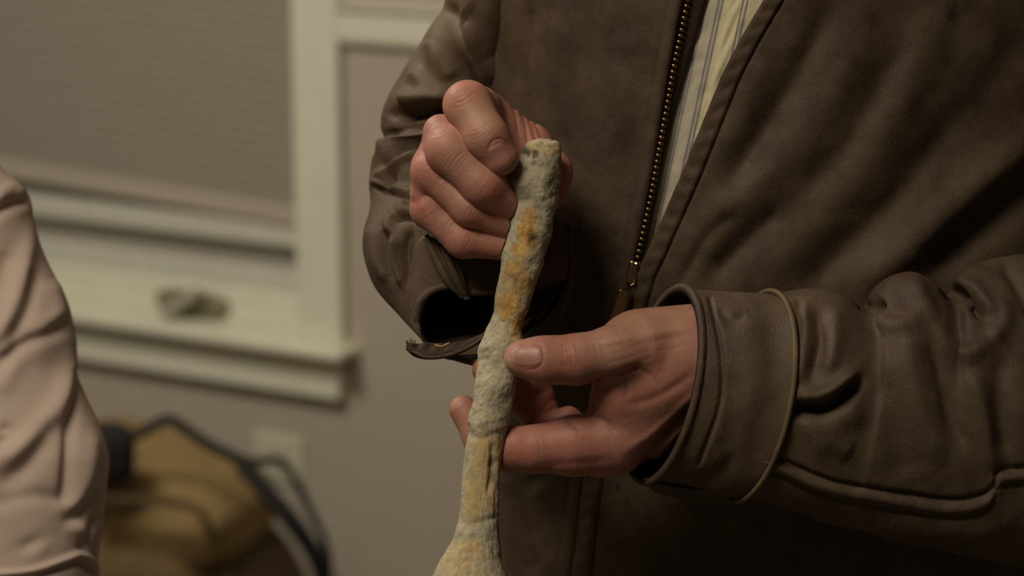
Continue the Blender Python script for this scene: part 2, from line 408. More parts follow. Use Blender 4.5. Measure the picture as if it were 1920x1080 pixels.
# tan bag on the floor in front of the wall
BD = 3.22
def B(u, v, d=0.0): return P(u, v, depth=BD + d)
bc = B(340, 900); bag = empty('canvas_bag', (bc[0], bc[1], 0), 'tan canvas bag with black straps standing against the wall', 'bag')
def soft_box(cx, cy, z0, z1, hx, hy, rot, pw, seed, amp, top_slope=0.0, n=40, m=64):
    th = np.linspace(-np.pi/2, np.pi/2, n); ph = np.linspace(0, 2*np.pi, m, endpoint=False); sg = lambda x, p: np.sign(x)*np.abs(x)**p
    a, b_ = np.meshgrid(th, ph, indexing='ij')
    x = hx*sg(np.cos(a), pw)*sg(np.cos(b_), pw); y = hy*sg(np.cos(a), pw)*sg(np.sin(b_), pw); z = sg(np.sin(a), pw)
    zz_ = z0 + (z + 1)/2*(z1 - z0) + top_slope*x*smooth01((z + 1)/2)
    q = np.stack([x*9, y*9, zz_*9], -1) + seed; d = 1 + amp*fbm(q, 3)
    x, y = x*d, y*d; c, s = math.cos(rot), math.sin(rot)
    G = np.stack([cx + c*x - s*y, cy + s*x + c*y, zz_], -1); return G, grid_faces(n, m, True)
ztop = P(330, 862, depth=3.37)[2]; xl = B(60, 900)[0]; xr = B(505, 900)[0]
bw = (xr - xl)/2; bx = (xr + xl)/2
G, Fg = soft_box(bx, bc[1] + .16, 0, ztop - .03, bw*1.12, .14, -.35, .5, 3.0, .05, -.5)
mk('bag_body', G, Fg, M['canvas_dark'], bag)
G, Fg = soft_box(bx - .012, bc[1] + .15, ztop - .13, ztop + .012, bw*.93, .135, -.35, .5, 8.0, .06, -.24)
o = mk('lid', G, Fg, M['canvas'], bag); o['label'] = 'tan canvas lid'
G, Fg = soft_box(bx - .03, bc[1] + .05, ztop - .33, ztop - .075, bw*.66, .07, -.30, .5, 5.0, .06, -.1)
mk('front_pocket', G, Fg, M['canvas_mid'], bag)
def strap(name, pts, r, parent=None, mat='black', flat=1.0):
    q = smooth_path(np.array([B(*p) for p in pts]), 8); Vt, Ft = tube(q, r, 8); return mk(name, Vt, Ft, M[mat], parent)
strap('strap', [(455, 868, .0), (475, 895, -.04), (515, 940, -.06), (560, 995, -.06), (600, 1060, -.04), (625, 1150, 0)], .0125, bag)
strap('handle', [(205, 830, .02), (262, 812, .02), (292, 795, .02), (320, 787, .02), (350, 806, .02), (400, 838, .02), (460, 865, .02)], .0075, bag)
strap('side_loop', [(455, 868, .0), (495, 864, .03), (530, 868, .04), (556, 905, .05), (575, 945, .05), (590, 975, .04), (606, 1010, .03), (616, 1060, .02), (610, 1130, .02)], .006, bag)
strap('seam', [(150, 930, -.02), (250, 938, -.03), (340, 945, -.05), (380, 965, -.06), (395, 1010, -.05)], .006, bag, 'canvas_dark')
G, Fg = soft_box(B(190, 860)[0], bc[1] + .0, B(190, 905)[2], B(190, 790)[2], .05, .04, .2, .6, 11.0, .1, 0, 20, 32)
mk('pouch', G, Fg, M['black'], bag)

# ceiling lamp housings the light comes from
for (lx, ly), lb in (((-.62, .34), 'square white ceiling lamp housing in front of the people'), ((-1.2, 2.1), 'square white ceiling lamp housing near the window wall')):
    V, F = join([box_mesh((lx-.33, ly-.33, 2.53), (.66, 0, 0), (0, .03, 0), (0, 0, .03)), box_mesh((lx-.33, ly+.30, 2.53), (.66, 0, 0), (0, .03, 0), (0, 0, .03)),
                 box_mesh((lx-.33, ly-.3, 2.53), (.03, 0, 0), (0, .6, 0), (0, 0, .03)), box_mesh((lx+.30, ly-.3, 2.53), (.03, 0, 0), (0, .6, 0), (0, 0, .03))])
    setp(mk('ceiling_light', V, F, M['ceiling'], smooth=False), label=lb, category='light')

# ------------------------------------------------------------------ the fossil bone
BE = [(262, 1003, 1034), (263.5, 994, 1042), (266, 989, 1047), (271, 985, 1051), (280, 980, 1053), (300, 968, 1053), (325, 956, 1052), (345, 952, 1050), (362, 957, 1047), (380, 960, 1044), (420, 955, 1036),
      (460, 947, 1028), (500, 938, 1018), (540, 931, 1003), (580, 928, 990), (600, 921, 983), (620, 912, 978), (650, 901, 975), (700, 893, 969),
      (740, 887, 965), (780, 880, 958), (808, 876, 952), (826, 874, 946), (860, 870, 940), (900, 868, 936), (940, 864, 935), (980, 859, 935), (1010, 849, 936),
      (1050, 826, 941), (1080, 810, 948), (1120, 792, 962), (1160, 788, 970), (1200, 800, 965), (1225, 825, 945), (1236, 860, 915)]
def bone_w(v): return 4 - .035*(np.asarray(v, float) - 270)
be = np.array(BE, float)
nv, nm = 560, 200
vv = np.concatenate([np.linspace(262, 300, 30, endpoint=False), np.linspace(300, 1236, nv-30)])
L = np.interp(vv, be[:, 0], be[:, 1]); R = np.interp(vv, be[:, 0], be[:, 2])
for _ in range(2):
    L[1:-1] = (L[:-2] + 2*L[1:-1] + L[2:])/4; R[1:-1] = (R[:-2] + 2*R[1:-1] + R[2:])/4
ph = np.linspace(0, 2*np.pi, nm, endpoint=False)
cu = (L+R)/2; ru = (R-L)/2; rw = ru*.92
U = cu[:, None] + ru[:, None]*np.cos(ph); Wd = bone_w(vv)[:, None] - rw[:, None]*np.sin(ph); Vv = np.repeat(vv[:, None], nm, 1)
Vv = Vv + 2*np.sin(ph)[None, :]*smooth01((310 - vv)/50)[:, None] - 5*np.exp(-((ph - 1.9)/.6)**2)[None, :]*smooth01((300 - vv)/40)[:, None]
G = np.stack([U, Vv, Wd], -1); C = np.stack([np.repeat(cu[:, None], nm, 1), Vv, np.repeat(bone_w(vv)[:, None], nm, 1)], -1)
n = G - C; n /= np.linalg.norm(n, axis=-1, keepdims=True) + 1e-9
rough_m = .35 + .65*smooth01((830 - Vv)/30) * (1 - .5*np.exp(-((Vv-560)/70)**2)) + .2*smooth01((Vv-970)/40)
disp = rough_m*(3.0*fbm(G/34, 5, .5) + .9*fbm(G/9, 3, .6)) + 1.2*fbm(G*np.array([1/9, 1/60, 1/9]), 3)*smooth01((Vv-800)/30)
for (a, b_, r, A) in ((962, 345, 14, 5), (1022, 330, 18, 4), (1030, 470, 10, -4), (1002, 452, 9, -5), (975, 640, 16, 4), (905, 650, 14, 5), (930, 720, 25, 4), (905, 800, 18, 4),
                      (985, 372, 12, -4), (1008, 395, 10, -3), (940, 560, 16, 3), (985, 290, 6, -4), (1003, 288, 5, -4), (925, 870, 8, -5), (1010, 300, 6, 2)):
    disp += A*np.exp(-((U-a)**2 + (Vv-b_)**2)/r**2)*(np.sin(ph)[None, :] > -.2)
disp += folds(U, Vv, [([(925, 830), (924, 880), (916, 930)], -5, 6), ([(870, 812), (905, 822), (950, 806)], -1.5, 6), ([(880, 985), (915, 975), (935, 968)], -3, 6)])
endf = smooth01((vv - 262)/14)*smooth01((1236 - vv)/14); G = G + n*(disp*endf[:, None])[..., None]
G_bone = G.copy(); nz = fbm(G/16, 4, .6); nz2 = fbm(G/7 + 9, 3, .6)
def blob(fl, soft=.38):
    s = np.zeros(U.shape)
    for (a, b_, ra, rb, A) in fl: s = np.maximum(s, A*smooth01(1.4 - np.hypot((U-a)/ra, (Vv-b_)/rb) + soft*nz))
    return np.clip(s, 0, 1)
ochre = blob([(992, 405, 16, 24, .95), (988, 440, 20, 26, 1), (980, 468, 18, 18, .9), (968, 508, 24, 26, .8), (975, 535, 22, 30, .8), (958, 572, 26, 34, .95), (970, 612, 18, 34, .95), (966, 650, 10, 30, .8),
              (950, 520, 16, 14, .5), (1035, 285, 14, 12, .55), (905, 840, 14, 30, .45), (885, 930, 14, 40, .45), (938, 850, 8, 40, .6), (920, 940, 10, 40, .35), (880, 1030, 20, 24, .5), (900, 905, 6, 12, .6)])
tan = blob([(905, 890, 40, 80, .75), (860, 1060, 60, 50, .5), (1015, 275, 40, 14, .5)], .6)
dark = blob([(1002, 450, 14, 12, .55), (985, 285, 7, 7, .8), (1003, 288, 5, 8, .8), (1043, 300, 9, 9, .6), (1000, 372, 36, 3, .3), (1032, 345, 16, 14, .35), (1030, 468, 7, 9, .6), (968, 330, 8, 5, .6), (985, 318, 6, 4, .5),
             (952, 800, 6, 6, .4), (926, 880, 5, 26, .5), (935, 760, 14, 12, .25), (900, 800, 20, 10, .25), (1000, 305, 5, 4, .5)], .8) + .5*smooth01((nz2 - .75)*3)*(Vv < 700)
fossil = empty('fossil_bone', PV([cu[-1], vv[-1], bone_w(vv[-1])]), 'grey fossil limb bone with ochre patches held upright in both hands', 'fossil')
V = PV(G).reshape(-1, 3); top = PV([cu[0], vv[0] + 1, bone_w(vv[0])]); bot = PV([cu[-1], vv[-1], bone_w(vv[-1])])
Fb = grid_faces(nv, nm, True); nV = len(V); V = np.vstack([V, top, bot])
caps = np.array([(nV, (j+1) % nm, j, nV) for j in range(nm)] + [(nV+1, (nv-1)*nm + j, (nv-1)*nm + (j+1) % nm, nV+1) for j in range(nm)])
ex = lambda a, x=0: np.concatenate([a.ravel(), [x, x]])
ob = mk('shaft', V, [tuple(f) for f in Fb] + [tuple(f[:3]) for f in caps], M['bone'], fossil, True, {'ochre': ex(ochre), 'tan': ex(tan, .4), 'dark': ex(np.clip(dark, 0, 1))})

# ------------------------------------------------------------------ signed-distance sculpting for skin
def smin(a, b, k):
    h = np.maximum(k - np.abs(a - b), 0)/k; return np.minimum(a, b) - h*h*k*.25
class Sculpt:
    def __init__(s, lo, hi, res):
        s.lo = np.array(lo, float); s.res = res; s.n = [int((h-l)/res) + 1 for l, h in zip(lo, hi)]
        s.ax = [(l + res*np.arange(k)).astype(np.float32) for l, k in zip(lo, s.n)]
        s.d = np.full(s.n, 60, np.float32)
    def blk(s, lo, hi):
        sl = [slice(max(0, int((l - o)/s.res)), max(1, min(k, int((h - o)/s.res) + 2))) for l, h, o, k in zip(lo, hi, s.lo, s.n)]
        g = (s.ax[0][sl[0]][:, None, None], s.ax[1][sl[1]][None, :, None], s.ax[2][sl[2]][None, None, :])
        return tuple(sl), g
    def cone(s, a, b, k=10, d=None, flat=None):
        d = s.d if d is None else d
        a = np.array(a, float); b = np.array(b, float); m = 62
        r = max(a[3], b[3]) + m; sl, (X, Y, Zz) = s.blk(np.minimum(a[:3], b[:3]) - r, np.maximum(a[:3], b[:3]) + r)
        e = b[:3] - a[:3]; L2 = float(e @ e) + 1e-6
        x, y, z = X - a[0], Y - a[1], Zz - a[2]
        t = np.clip((x*e[0] + y*e[1] + z*e[2])/L2, 0, 1)
        q = np.sqrt((x - t*e[0])**2 + (y - t*e[1])**2 + (z - t*e[2])**2) - (a[3] + t*(b[3] - a[3]))
        d[sl] = smin(d[sl], q.astype(np.float32), k)
    def chain(s, pts, k=10, join_k=6):
        d = np.full(s.n, 60, np.float32)
        for a, b in zip(pts[:-1], pts[1:]): s.cone(a, b, k, d)
        s.d = smin(s.d, d, join_k)
    def carve(s, pts, A, wd, wmax=80, wmin=-400):
        """thin crease (A > 0) or ridge (A < 0) along a line seen in (u, v)"""
        pts = smooth_path(pts, 4); lo = pts.min(0) - 3*wd; hi = pts.max(0) + 3*wd
        sl, (X, Y, Zz) = s.blk((lo[0], lo[1], wmin), (hi[0], hi[1], wmax))
        XX, YY = np.broadcast_arrays(X[..., 0], Y[..., 0]); d, _, t = polydist(XX.astype(float), YY.astype(float), pts)
        g = A*np.exp(-(d/wd)**2)*np.clip(np.minimum(t, 1-t)*5 + .3, 0, 1)
        s.d[sl] += g[..., None].astype(np.float32)
    def front(s, u, v):
        """distance of the nearest surface behind pixel (u, v)"""
        x = np.clip((u - s.lo[0])/s.res, 0, s.n[0]-2); y = np.clip((v - s.lo[1])/s.res, 0, s.n[1]-2)
        i, j = x.astype(int), y.astype(int); f, g = (x-i)[..., None], (y-j)[..., None]
        c = s.d[i, j]*(1-f)*(1-g) + s.d[i+1, j]*f*(1-g) + s.d[i, j+1]*(1-f)*g + s.d[i+1, j+1]*f*g
        k = np.argmax(c < 0, -1); k = np.maximum(k, 1)
        a = np.take_along_axis(c, (k-1)[..., None], -1)[..., 0]; b = np.take_along_axis(c, k[..., None], -1)[..., 0]
        return s.lo[2] + s.res*(k - 1 + a/(a - b + 1e-9))
    def mesh(s):
        d = s.d; neg = d < 0; nx, ny, nz = s.n
        acc = np.zeros((nx-1, ny-1, nz-1, 3), np.float32); cnt = np.zeros((nx-1, ny-1, nz-1), np.float32)
        for ax in range(3):
            o1, o2 = [q for q in range(3) if q != ax]
            for p in (0, 1):
                for q in (0, 1):
                    def sli(e):
                        r = [None]*3; r[ax] = slice(e, s.n[ax]-1+e); r[o1] = slice(p, s.n[o1]-1+p); r[o2] = slice(q, s.n[o2]-1+q); return tuple(r)
                    a, b = d[sli(0)], d[sli(1)]; cr = neg[sli(0)] != neg[sli(1)]
                    idx = np.nonzero(cr); t = a[idx]/(a[idx] - b[idx])
                    acc[idx + (np.full(len(t), ax),)] += t; acc[idx + (np.full(len(t), o1),)] += p; acc[idx + (np.full(len(t), o2),)] += q
                    cnt[idx] += 1
        act = cnt > 0; ids = np.full(act.shape, -1, np.int64); ci = np.nonzero(act); ids[ci] = np.arange(len(ci[0]))
        V = np.stack(ci, -1) + acc[ci]/cnt[ci][:, None]; V = s.lo + V*s.res
        Fs = []
        for ax in range(3):
            o1, o2 = (ax+1) % 3, (ax+2) % 3
            r = [slice(1, -1)]*3; r[ax] = slice(0, s.n[ax]-1); r2 = list(r); r2[ax] = slice(1, s.n[ax])
            a, b = neg[tuple(r)], neg[tuple(r2)]; idx = np.array(np.nonzero(a != b)).T
            fl = a[tuple(idx.T)]; off = np.ones(3, int); off[ax] = 0; idx = idx + off
            q = []
            for (p1, p2) in ((-1, -1), (0, -1), (0, 0), (-1, 0)):
                c = idx.copy(); c[:, o1] += p1; c[:, o2] += p2; q.append(ids[c[:, 0], c[:, 1], c[:, 2]])
            q = np.stack(q, -1); q[~fl] = q[~fl][:, ::-1]; Fs.append(q)
        F = np.concatenate(Fs); F = F[(F >= 0).all(1)]
        return V, F

# -------- upper hand (the man's right): fist round the top of the bone
RH = Sculpt((745, 130, -110), (1110, 540, 250), 1.6)
wr = (945, 462, 205, 60)
for a in ((905, 232, 150, 44), (862, 290, 160, 44), (845, 345, 155, 42), (850, 402, 150, 38)):
    RH.cone(a, wr, 26)
RH.cone((905, 232, 150, 40), (850, 402, 150, 36), 26)
RH.cone(wr, (860, 470, 330, 70), 26)
RH.chain([(845, 400, 140, 36), (804, 392, 34, 33), (868, 449, 20, 33), (940, 460, 26, 28)], 14, 2.5)              # little finger
RH.chain([(838, 345, 140, 40), (808, 322, 16, 36), (880, 390, -4, 34), (946, 420, 14, 29)], 14, 2.5)            # ring finger
RH.chain([(855, 290, 150, 42), (838, 262, 30, 40), (843, 281, -22, 44), (906, 345, -32, 40), (948, 380, -2, 33)], 16, 2.5)   # middle finger
RH.cone((822, 242, 28, 25), (838, 262, 60, 34), 18)
for a, b in (((822, 250, 34, 22), (800, 308, 38, 27)), ((800, 308, 38, 27), (797, 362, 42, 27)), ((797, 362, 42, 27), (803, 398, 44, 30)), ((812, 262, 10, 12), (797, 292, 14, 14)), ((790, 335, 14, 16), (786, 365, 20, 15))): RH.cone(a, b, 8)
RH.chain([(905, 232, 150, 40), (895, 205, 60, 42), (877, 197, -24, 44), (912, 256, -56, 40), (938, 296, -52, 34)], 14, 2.5) # index finger
RH.chain([(955, 420, 180, 46), (995, 285, 128, 42), (1032, 322, 90, 39), (1026, 355, 78, 36), (1008, 385, 72, 30)], 16, 14)  # thumb
RH.cone((915, 210, 105, 36), (992, 268, 125, 34), 24)                                                          # web of the thumb
CR = []
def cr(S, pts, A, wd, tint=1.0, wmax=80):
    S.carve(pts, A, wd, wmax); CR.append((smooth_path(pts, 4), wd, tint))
crs = np.random.RandomState(3)
def knuckle(S, c, across, half, along, count, sp, A=1.0, wd=1.9, tint=.4, bow=4):
    """a family of fine uneven wrinkles lying across a finger joint"""
    a = np.array(across, float); a /= np.linalg.norm(a); l = np.array(along, float); l /= np.linalg.norm(l); c = np.array(c, float)
    for k in range(count):
        o = (k - (count-1)/2)*sp + crs.uniform(-1.2, 1.2); h0 = half*crs.uniform(.55, 1); h1 = half*crs.uniform(.55, 1); sh = crs.uniform(-.2, .2)*half
        pts = [c + l*(o + bow*(1 - t*t) + crs.uniform(-.9, .9)) + a*(sh + (h0 if t < 0 else h1)*t) for t in (-1, -.5, 0, .5, 1)]
        e = 1 - .5*abs(k - (count-1)/2)/max(1, (count-1)/2); cr(S, [tuple(p) for p in pts], A*e, wd, tint*e)
knuckle(RH, (866, 186), (.86, -.45), 30, (.5, .85), 3, 9, .9)
knuckle(RH, (900, 248), (.86, -.48), 24, (.5, .85), 4, 6, 1.1)
knuckle(RH, (852, 304), (.62, -.78), 26, (.75, .66), 5, 8, .8, bow=-3)
knuckle(RH, (908, 348), (.62, -.78), 20, (.75, .66), 4, 7, .6, bow=-3)
knuckle(RH, (820, 250), (.85, -.4), 18, (.4, .9), 3, 7, .8)
knuckle(RH, (826, 344), (.60, -.80), 22, (.75, .66), 5, 7, .9, bow=-3)
knuckle(RH, (888, 396), (.5, -.86), 18, (.8, .55), 3, 7, .9, bow=-3)
knuckle(RH, (790, 322), (.65, -.75), 18, (.7, .7), 5, 6, .8, bow=-3)
knuckle(RH, (800, 396), (.80, -.55), 20, (.5, .85), 6, 6, .8, bow=-3)
knuckle(RH, (842, 430), (.45, -.88), 20, (.85, .5), 4, 8, .8, bow=-3)
knuckle(RH, (876, 452), (.4, -.9), 16, (.9, .4), 3, 7, .8)
for p in ([(958, 190), (968, 225), (972, 270)], [(972, 200), (984, 232), (990, 275)], [(986, 214), (998, 240), (1006, 272)], [(1000, 228), (1012, 250), (1020, 274)], [(1040, 310), (1055, 318), (1072, 316)], [(1040, 345), (1056, 350), (1070, 346)]):
    cr(RH, p, 2.0, 3.6, .45, 200)
for p in ([(914, 280), (926, 262), (944, 262), (956, 274)],): cr(RH, p, 1.6, 2.4, .5)

# -------- lower hand (the man's left): thumb in front, fingers curled behind the bone
LH = Sculpt((835, 560, -150), (1440, 925, 220), 1.8)
wl = (1330, 690, 50, 84)
LH.cone(wl, (1440, 712, 55, 80), 30)
LH.cone((1172, 650, -28, 50), (1290, 666, 10, 82), 34)                     # thumb metacarpal
LH.cone((1150, 826, 22, 62), (1310, 705, 46, 80), 40)                     # index metacarpal
LH.cone((1130, 838, 90, 56), (1310, 730, 80, 80), 40)                     # middle metacarpal
LH.cone((1130, 835, 140, 50), (1310, 730, 110, 70), 40)
LH.cone((1163, 745, -16, 46), (1235, 728, -12, 52), 36)
LH.cone((1168, 752, 20, 50), (1255, 705, 5, 62), 40)                      # flesh between thumb and index
LH.cone((1168, 700, 0, 40), (1160, 780, 25, 44), 34)
LH.cone((1175, 694, -14, 44), (1300, 684, 8, 76), 36)
LH.cone((1305, 620, 28, 40), (1230, 632, 0, 44), 34)
LH.chain([(1130, 850, 120, 46), (1052, 822, 150, 32), (1004, 766, 126, 37), (1008, 742, 122, 32)], 14, 3)
LH.chain([(1004, 766, 126, 37), (948, 726, 94, 33), (909, 694, 70, 24)], 18, 3)       # middle finger
LH.chain([(1110, 822, 110, 30), (1066, 784, 104, 21), (1020, 792, 106, 21), (998, 800, 108, 18)], 8, 3)       # ring finger
LH.chain([(1150, 828, 20, 64), (1075, 836, 8, 55), (1005, 842, 4, 43), (955, 842, 20, 41), (905, 822, 50, 34), (869, 768, 62, 27)], 16, 8)  # index finger
LH.chain([(1205, 652, -34, 60), (1150, 662, -58, 47), (1080, 674, -78, 43), (1020, 676, -84, 41), (980, 672, -84, 35)], 26, 14)  # thumb
LH.cone((1190, 628, -20, 42), (1290, 640, 26, 56), 34)
knuckle(LH, (1070, 668), (.05, 1), 28, (1, 0), 5, 8, .9, 2.2, .35, 3)
knuckle(LH, (1115, 655), (.3, 1), 22, (1, -.2), 3, 12, .6, 2.4, .2, 3)
knuckle(LH, (1180, 660), (.9, -.3), 44, (.3, 1), 4, 14, .6, 2.6, .2, 2)
knuckle(LH, (1260, 640), (.95, -.2), 40, (.2, 1), 4, 18, .5, 2.6, .15, 2)
knuckle(LH, (1150, 810), (.4, .9), 26, (1, -.4), 4, 9, .7, 2.4, .25, 2)
knuckle(LH, (1010, 835), (.1, 1), 26, (1, 0), 3, 10, .6, 2.4, .2, 2)
cr(LH, [(1110, 712), (1150, 704), (1185, 692), (1200, 686)], 5, 6, .8)
for p in ([(1170, 700), (1176, 720), (1172, 745)], [(1196, 690), (1220, 704), (1240, 730)], [(1012, 772), (1030, 752), (1045, 745)], [(1000, 742), (1016, 736), (1030, 724)], [(1062, 786), (1076, 800), (1090, 806)], [(1120, 780), (1140, 792), (1150, 812)]):
    cr(LH, p, 1.8, 5, .35, 200)
for p, A in (([(1120, 640), (1180, 636), (1250, 622), (1305, 612)], -2.5), ([(1220, 880), (1260, 828), (1310, 770)], -5), ([(1170, 850), (1240, 800), (1310, 735)], -3), ([(1200, 870), (1250, 815), (1310, 752)], 4), ([(1180, 760), (1240, 740), (1300, 700)], 3), ([(1020, 870), (1080, 868), (1140, 862)], 2)):
    LH.carve(p, A, 9, 90)
cr(LH, [(1000, 645), (1016, 650), (1018, 674), (1008, 690), (985, 693)], 1.6, 2.4, .4)

BRAD = np.hypot(G_bone[..., 0] - cu[:, None], G_bone[..., 2] - bone_w(vv)[:, None])
BRAD = np.maximum(BRAD, np.maximum(np.roll(BRAD, 1, 1), np.roll(BRAD, -1, 1))); BRAD[1:-1] = np.maximum(BRAD[1:-1], np.maximum(BRAD[:-2], BRAD[2:]))
def rest_on_bone(S, margin=1.6):
    X, Y, Zz = S.ax[0][:, None, None], S.ax[1][None, :, None], S.ax[2][None, None, :]
    c = np.interp(S.ax[1], vv, cu).astype(np.float32)[None, :, None]; r = np.interp(S.ax[1], vv, ru).astype(np.float32)[None, :, None]; bw_ = bone_w(S.ax[1]).astype(np.float32)[None, :, None]
    dx = X - c; dz_ = Zz - bw_; rr_ = np.sqrt(dx*dx + dz_*dz_)
    near = (rr_ < r*1.5 + 12) & (S.ax[1] > 258)[None, :, None]
    I = np.nonzero(near); an = np.arctan2(-dz_[I[0]*0, I[1], I[2]], dx[I[0], I[1], I[2]*0])
    vi = np.clip(np.searchsorted(vv, S.ax[1][I[1]]), 0, nv-1); ai = np.round(an/(2*np.pi)*nm).astype(int) % nm
    q = rr_[I] - BRAD[vi, ai] - margin
    S.d[I] = np.maximum(S.d[I], -q)
rest_on_bone(RH); rest_on_bone(LH)
RED = [(872, 175, 40, .5), (845, 262, 40, .35), (790, 310, 30, .5), (785, 380, 30, .5), (940, 305, 34, .5), (930, 355, 34, .5), (1000, 235, 60, .55), (1060, 330, 40, .6), (915, 395, 40, .3), (880, 460, 60, .4),
       (1000, 680, 40, .35), (1066, 668, 34, .45), (1130, 740, 60, .5), (1010, 750, 70, .6), (1060, 840, 80, .5), (980, 840, 50, .6), (860, 765, 40, .35), (1220, 720, 70, .3), (1250, 640, 60, .2), (895, 690, 20, .5)]
PALE = [(955, 672, 14, .6), (1140, 650, 50, .3), (1230, 600, 60, .3), (905, 215, 40, .35), (855, 285, 34, .3), (940, 320, 16, .3), (852, 755, 16, .4), (1120, 735, 20, .3)]
def skin_attrs(V):
    u, v = V[:, 0], V[:, 1]; r = np.zeros(len(V)); p = np.zeros(len(V)); c = np.zeros(len(V))
    for a, b, s, A in RED: r = np.maximum(r, A*np.exp(-((u-a)**2 + (v-b)**2)/s**2))
    for a, b, s, A in PALE: p = np.maximum(p, A*np.exp(-((u-a)**2 + (v-b)**2)/s**2))
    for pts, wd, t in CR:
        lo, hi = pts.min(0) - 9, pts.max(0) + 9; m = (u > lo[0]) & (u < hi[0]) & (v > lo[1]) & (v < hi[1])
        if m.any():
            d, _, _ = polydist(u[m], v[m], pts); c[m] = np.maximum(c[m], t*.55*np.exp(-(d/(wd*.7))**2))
    return r, p, c

# -------- the rest of the body, coarse: trunk, neck, head, arms and legs under the clothes
def vert_w(v): return 560 + .23*(v - 500)                  # a plumb line through the trunk
BO = Sculpt((700, -1750, 120), (2460, 4900, 2100), 24)
def bc_(u, v, dw, r): return (u, v, vert_w(v) + dw, r)
for a, b in ((bc_(1450, -650, 60, 190), bc_(1450, 300, 10, 210)), (bc_(1640, -650, 60, 190), bc_(1600, 300, 10, 210)), (bc_(1440, 300, 10, 210), bc_(1470, 1250, 20, 230)), (bc_(1610, 300, 10, 210), bc_(1610, 1250, 20, 230)),
             (bc_(1080, -620, 60, 130), bc_(1950, -620, 60, 130)), (bc_(1520, -650, 60, 190), bc_(1520, -900, 40, 150)), (bc_(1520, -1160, 0, 235), bc_(1520, -1320, 30, 265)), (bc_(1520, -1010, -60, 130), bc_(1520, -1160, -40, 190)),
             (bc_(1520, -1110, -250, 26), bc_(1520, -1220, -215, 20)), (bc_(1270, -1160, 20, 30), bc_(1270, -1240, 20, 34)), (bc_(1770, -1160, 20, 30), bc_(1770, -1240, 20, 34)),
             (bc_(1400, 1200, 20, 230), bc_(1390, 2600, 20, 165)), (bc_(1390, 2600, 20, 165), bc_(1390, 3500, 40, 100)), (bc_(1670, 1200, 20, 230), bc_(1690, 2600, 20, 165)), (bc_(1690, 2600, 20, 165), bc_(1690, 3500, 40, 100)),
             ((1090, -560, 440, 110), (930, 60, 460, 60)), ((930, 60, 460, 60), (830, 380, 440, 65)), ((830, 380, 440, 65), (880, 470, 310, 60)),
             ((1990, -560, 480, 120), (2200, 300, 440, 100)), ((2200, 300, 440, 100), (2230, 760, 330, 95)), ((2230, 760, 330, 95), (1430, 712, 70, 88))):
    BO.cone(a, b, 60)
zf = P(1400, 540, 560)[2]
man_base = PV([1520, 540, vert_w(540)]); man = empty('person', (man_base[0], man_base[1] + .05, 0), 'person in worn brown leather jacket and striped shirt holding a fossil', 'person')
Vr, Fr = RH.mesh(); Vl, Fl = LH.mesh(); Vb, Fb = BO.mesh()
Vall = np.concatenate([Vr, Vl, Vb]); Fall = np.concatenate([Fr, Fl + len(Vr), Fb + len(Vr) + len(Vl)])
ra, pa, ca = skin_attrs(np.concatenate([Vr, Vl])); zb = np.zeros(len(Vb))
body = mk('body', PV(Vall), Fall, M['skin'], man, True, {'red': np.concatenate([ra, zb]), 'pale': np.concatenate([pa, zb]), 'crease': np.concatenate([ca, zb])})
body['label'] = 'bare hands gripping the fossil'

def nail(S, c, axis, la, lb, lift=2.2, tip=.75):
    ax = np.array(axis, float); ax /= np.linalg.norm(ax); pr = np.array([-ax[1], ax[0]])
    n = 26; a = np.linspace(-1, 1, n); b = np.linspace(-1, 1, n); A, Bq = np.meshgrid(a, b, indexing='ij')
    e = (1 - np.abs(A)**3.2*np.where(A > 0, .88, .97))**.5
    u = c[0] + ax[0]*la*A + pr[0]*lb*Bq*e; v = c[1] + ax[1]*la*A + pr[1]*lb*Bq*e
    w = S.front(u, v); 
    for _ in range(2): w[1:-1, 1:-1] = (w[1:-1, 1:-1]*2 + w[:-2, 1:-1] + w[2:, 1:-1] + w[1:-1, :-2] + w[1:-1, 2:])/6
    edge = np.clip(np.minimum(1 - np.abs(Bq), np.minimum(1 + A, 1.15 - A))*4, 0, 1)
    wt = w - lift*edge + .8; wb = w + 4
    Vn = np.concatenate([np.stack([u, v, wt], -1).reshape(-1, 3), np.stack([u, v, wb], -1).reshape(-1, 3)])
    Fq = grid_faces(n, n); m = n*n
    rim = [i for i in range(n)] + [i*n + n-1 for i in range(1, n)] + [(n-1)*n + i for i in range(n-2, -1, -1)] + [i*n for i in range(n-2, 0, -1)]
    side = np.array([(rim[k], rim[(k+1) % len(rim)], rim[(k+1) % len(rim)] + m, rim[k] + m) for k in range(len(rim))])
    tp = np.concatenate([np.maximum(smooth01((A - .72)*6), .6*smooth01((-.62 - A)*5 + .0)).ravel()]*2)
    return mk('fingernail', PV(Vn), np.concatenate([Fq[:, ::-1], Fq + m, side]), M['nail'], body, True, {'tip': tp})
nail(RH, (939, 294), (.50, .86), 27, 20)
nail(LH, (988, 668), (-1, .03), 29, 22)

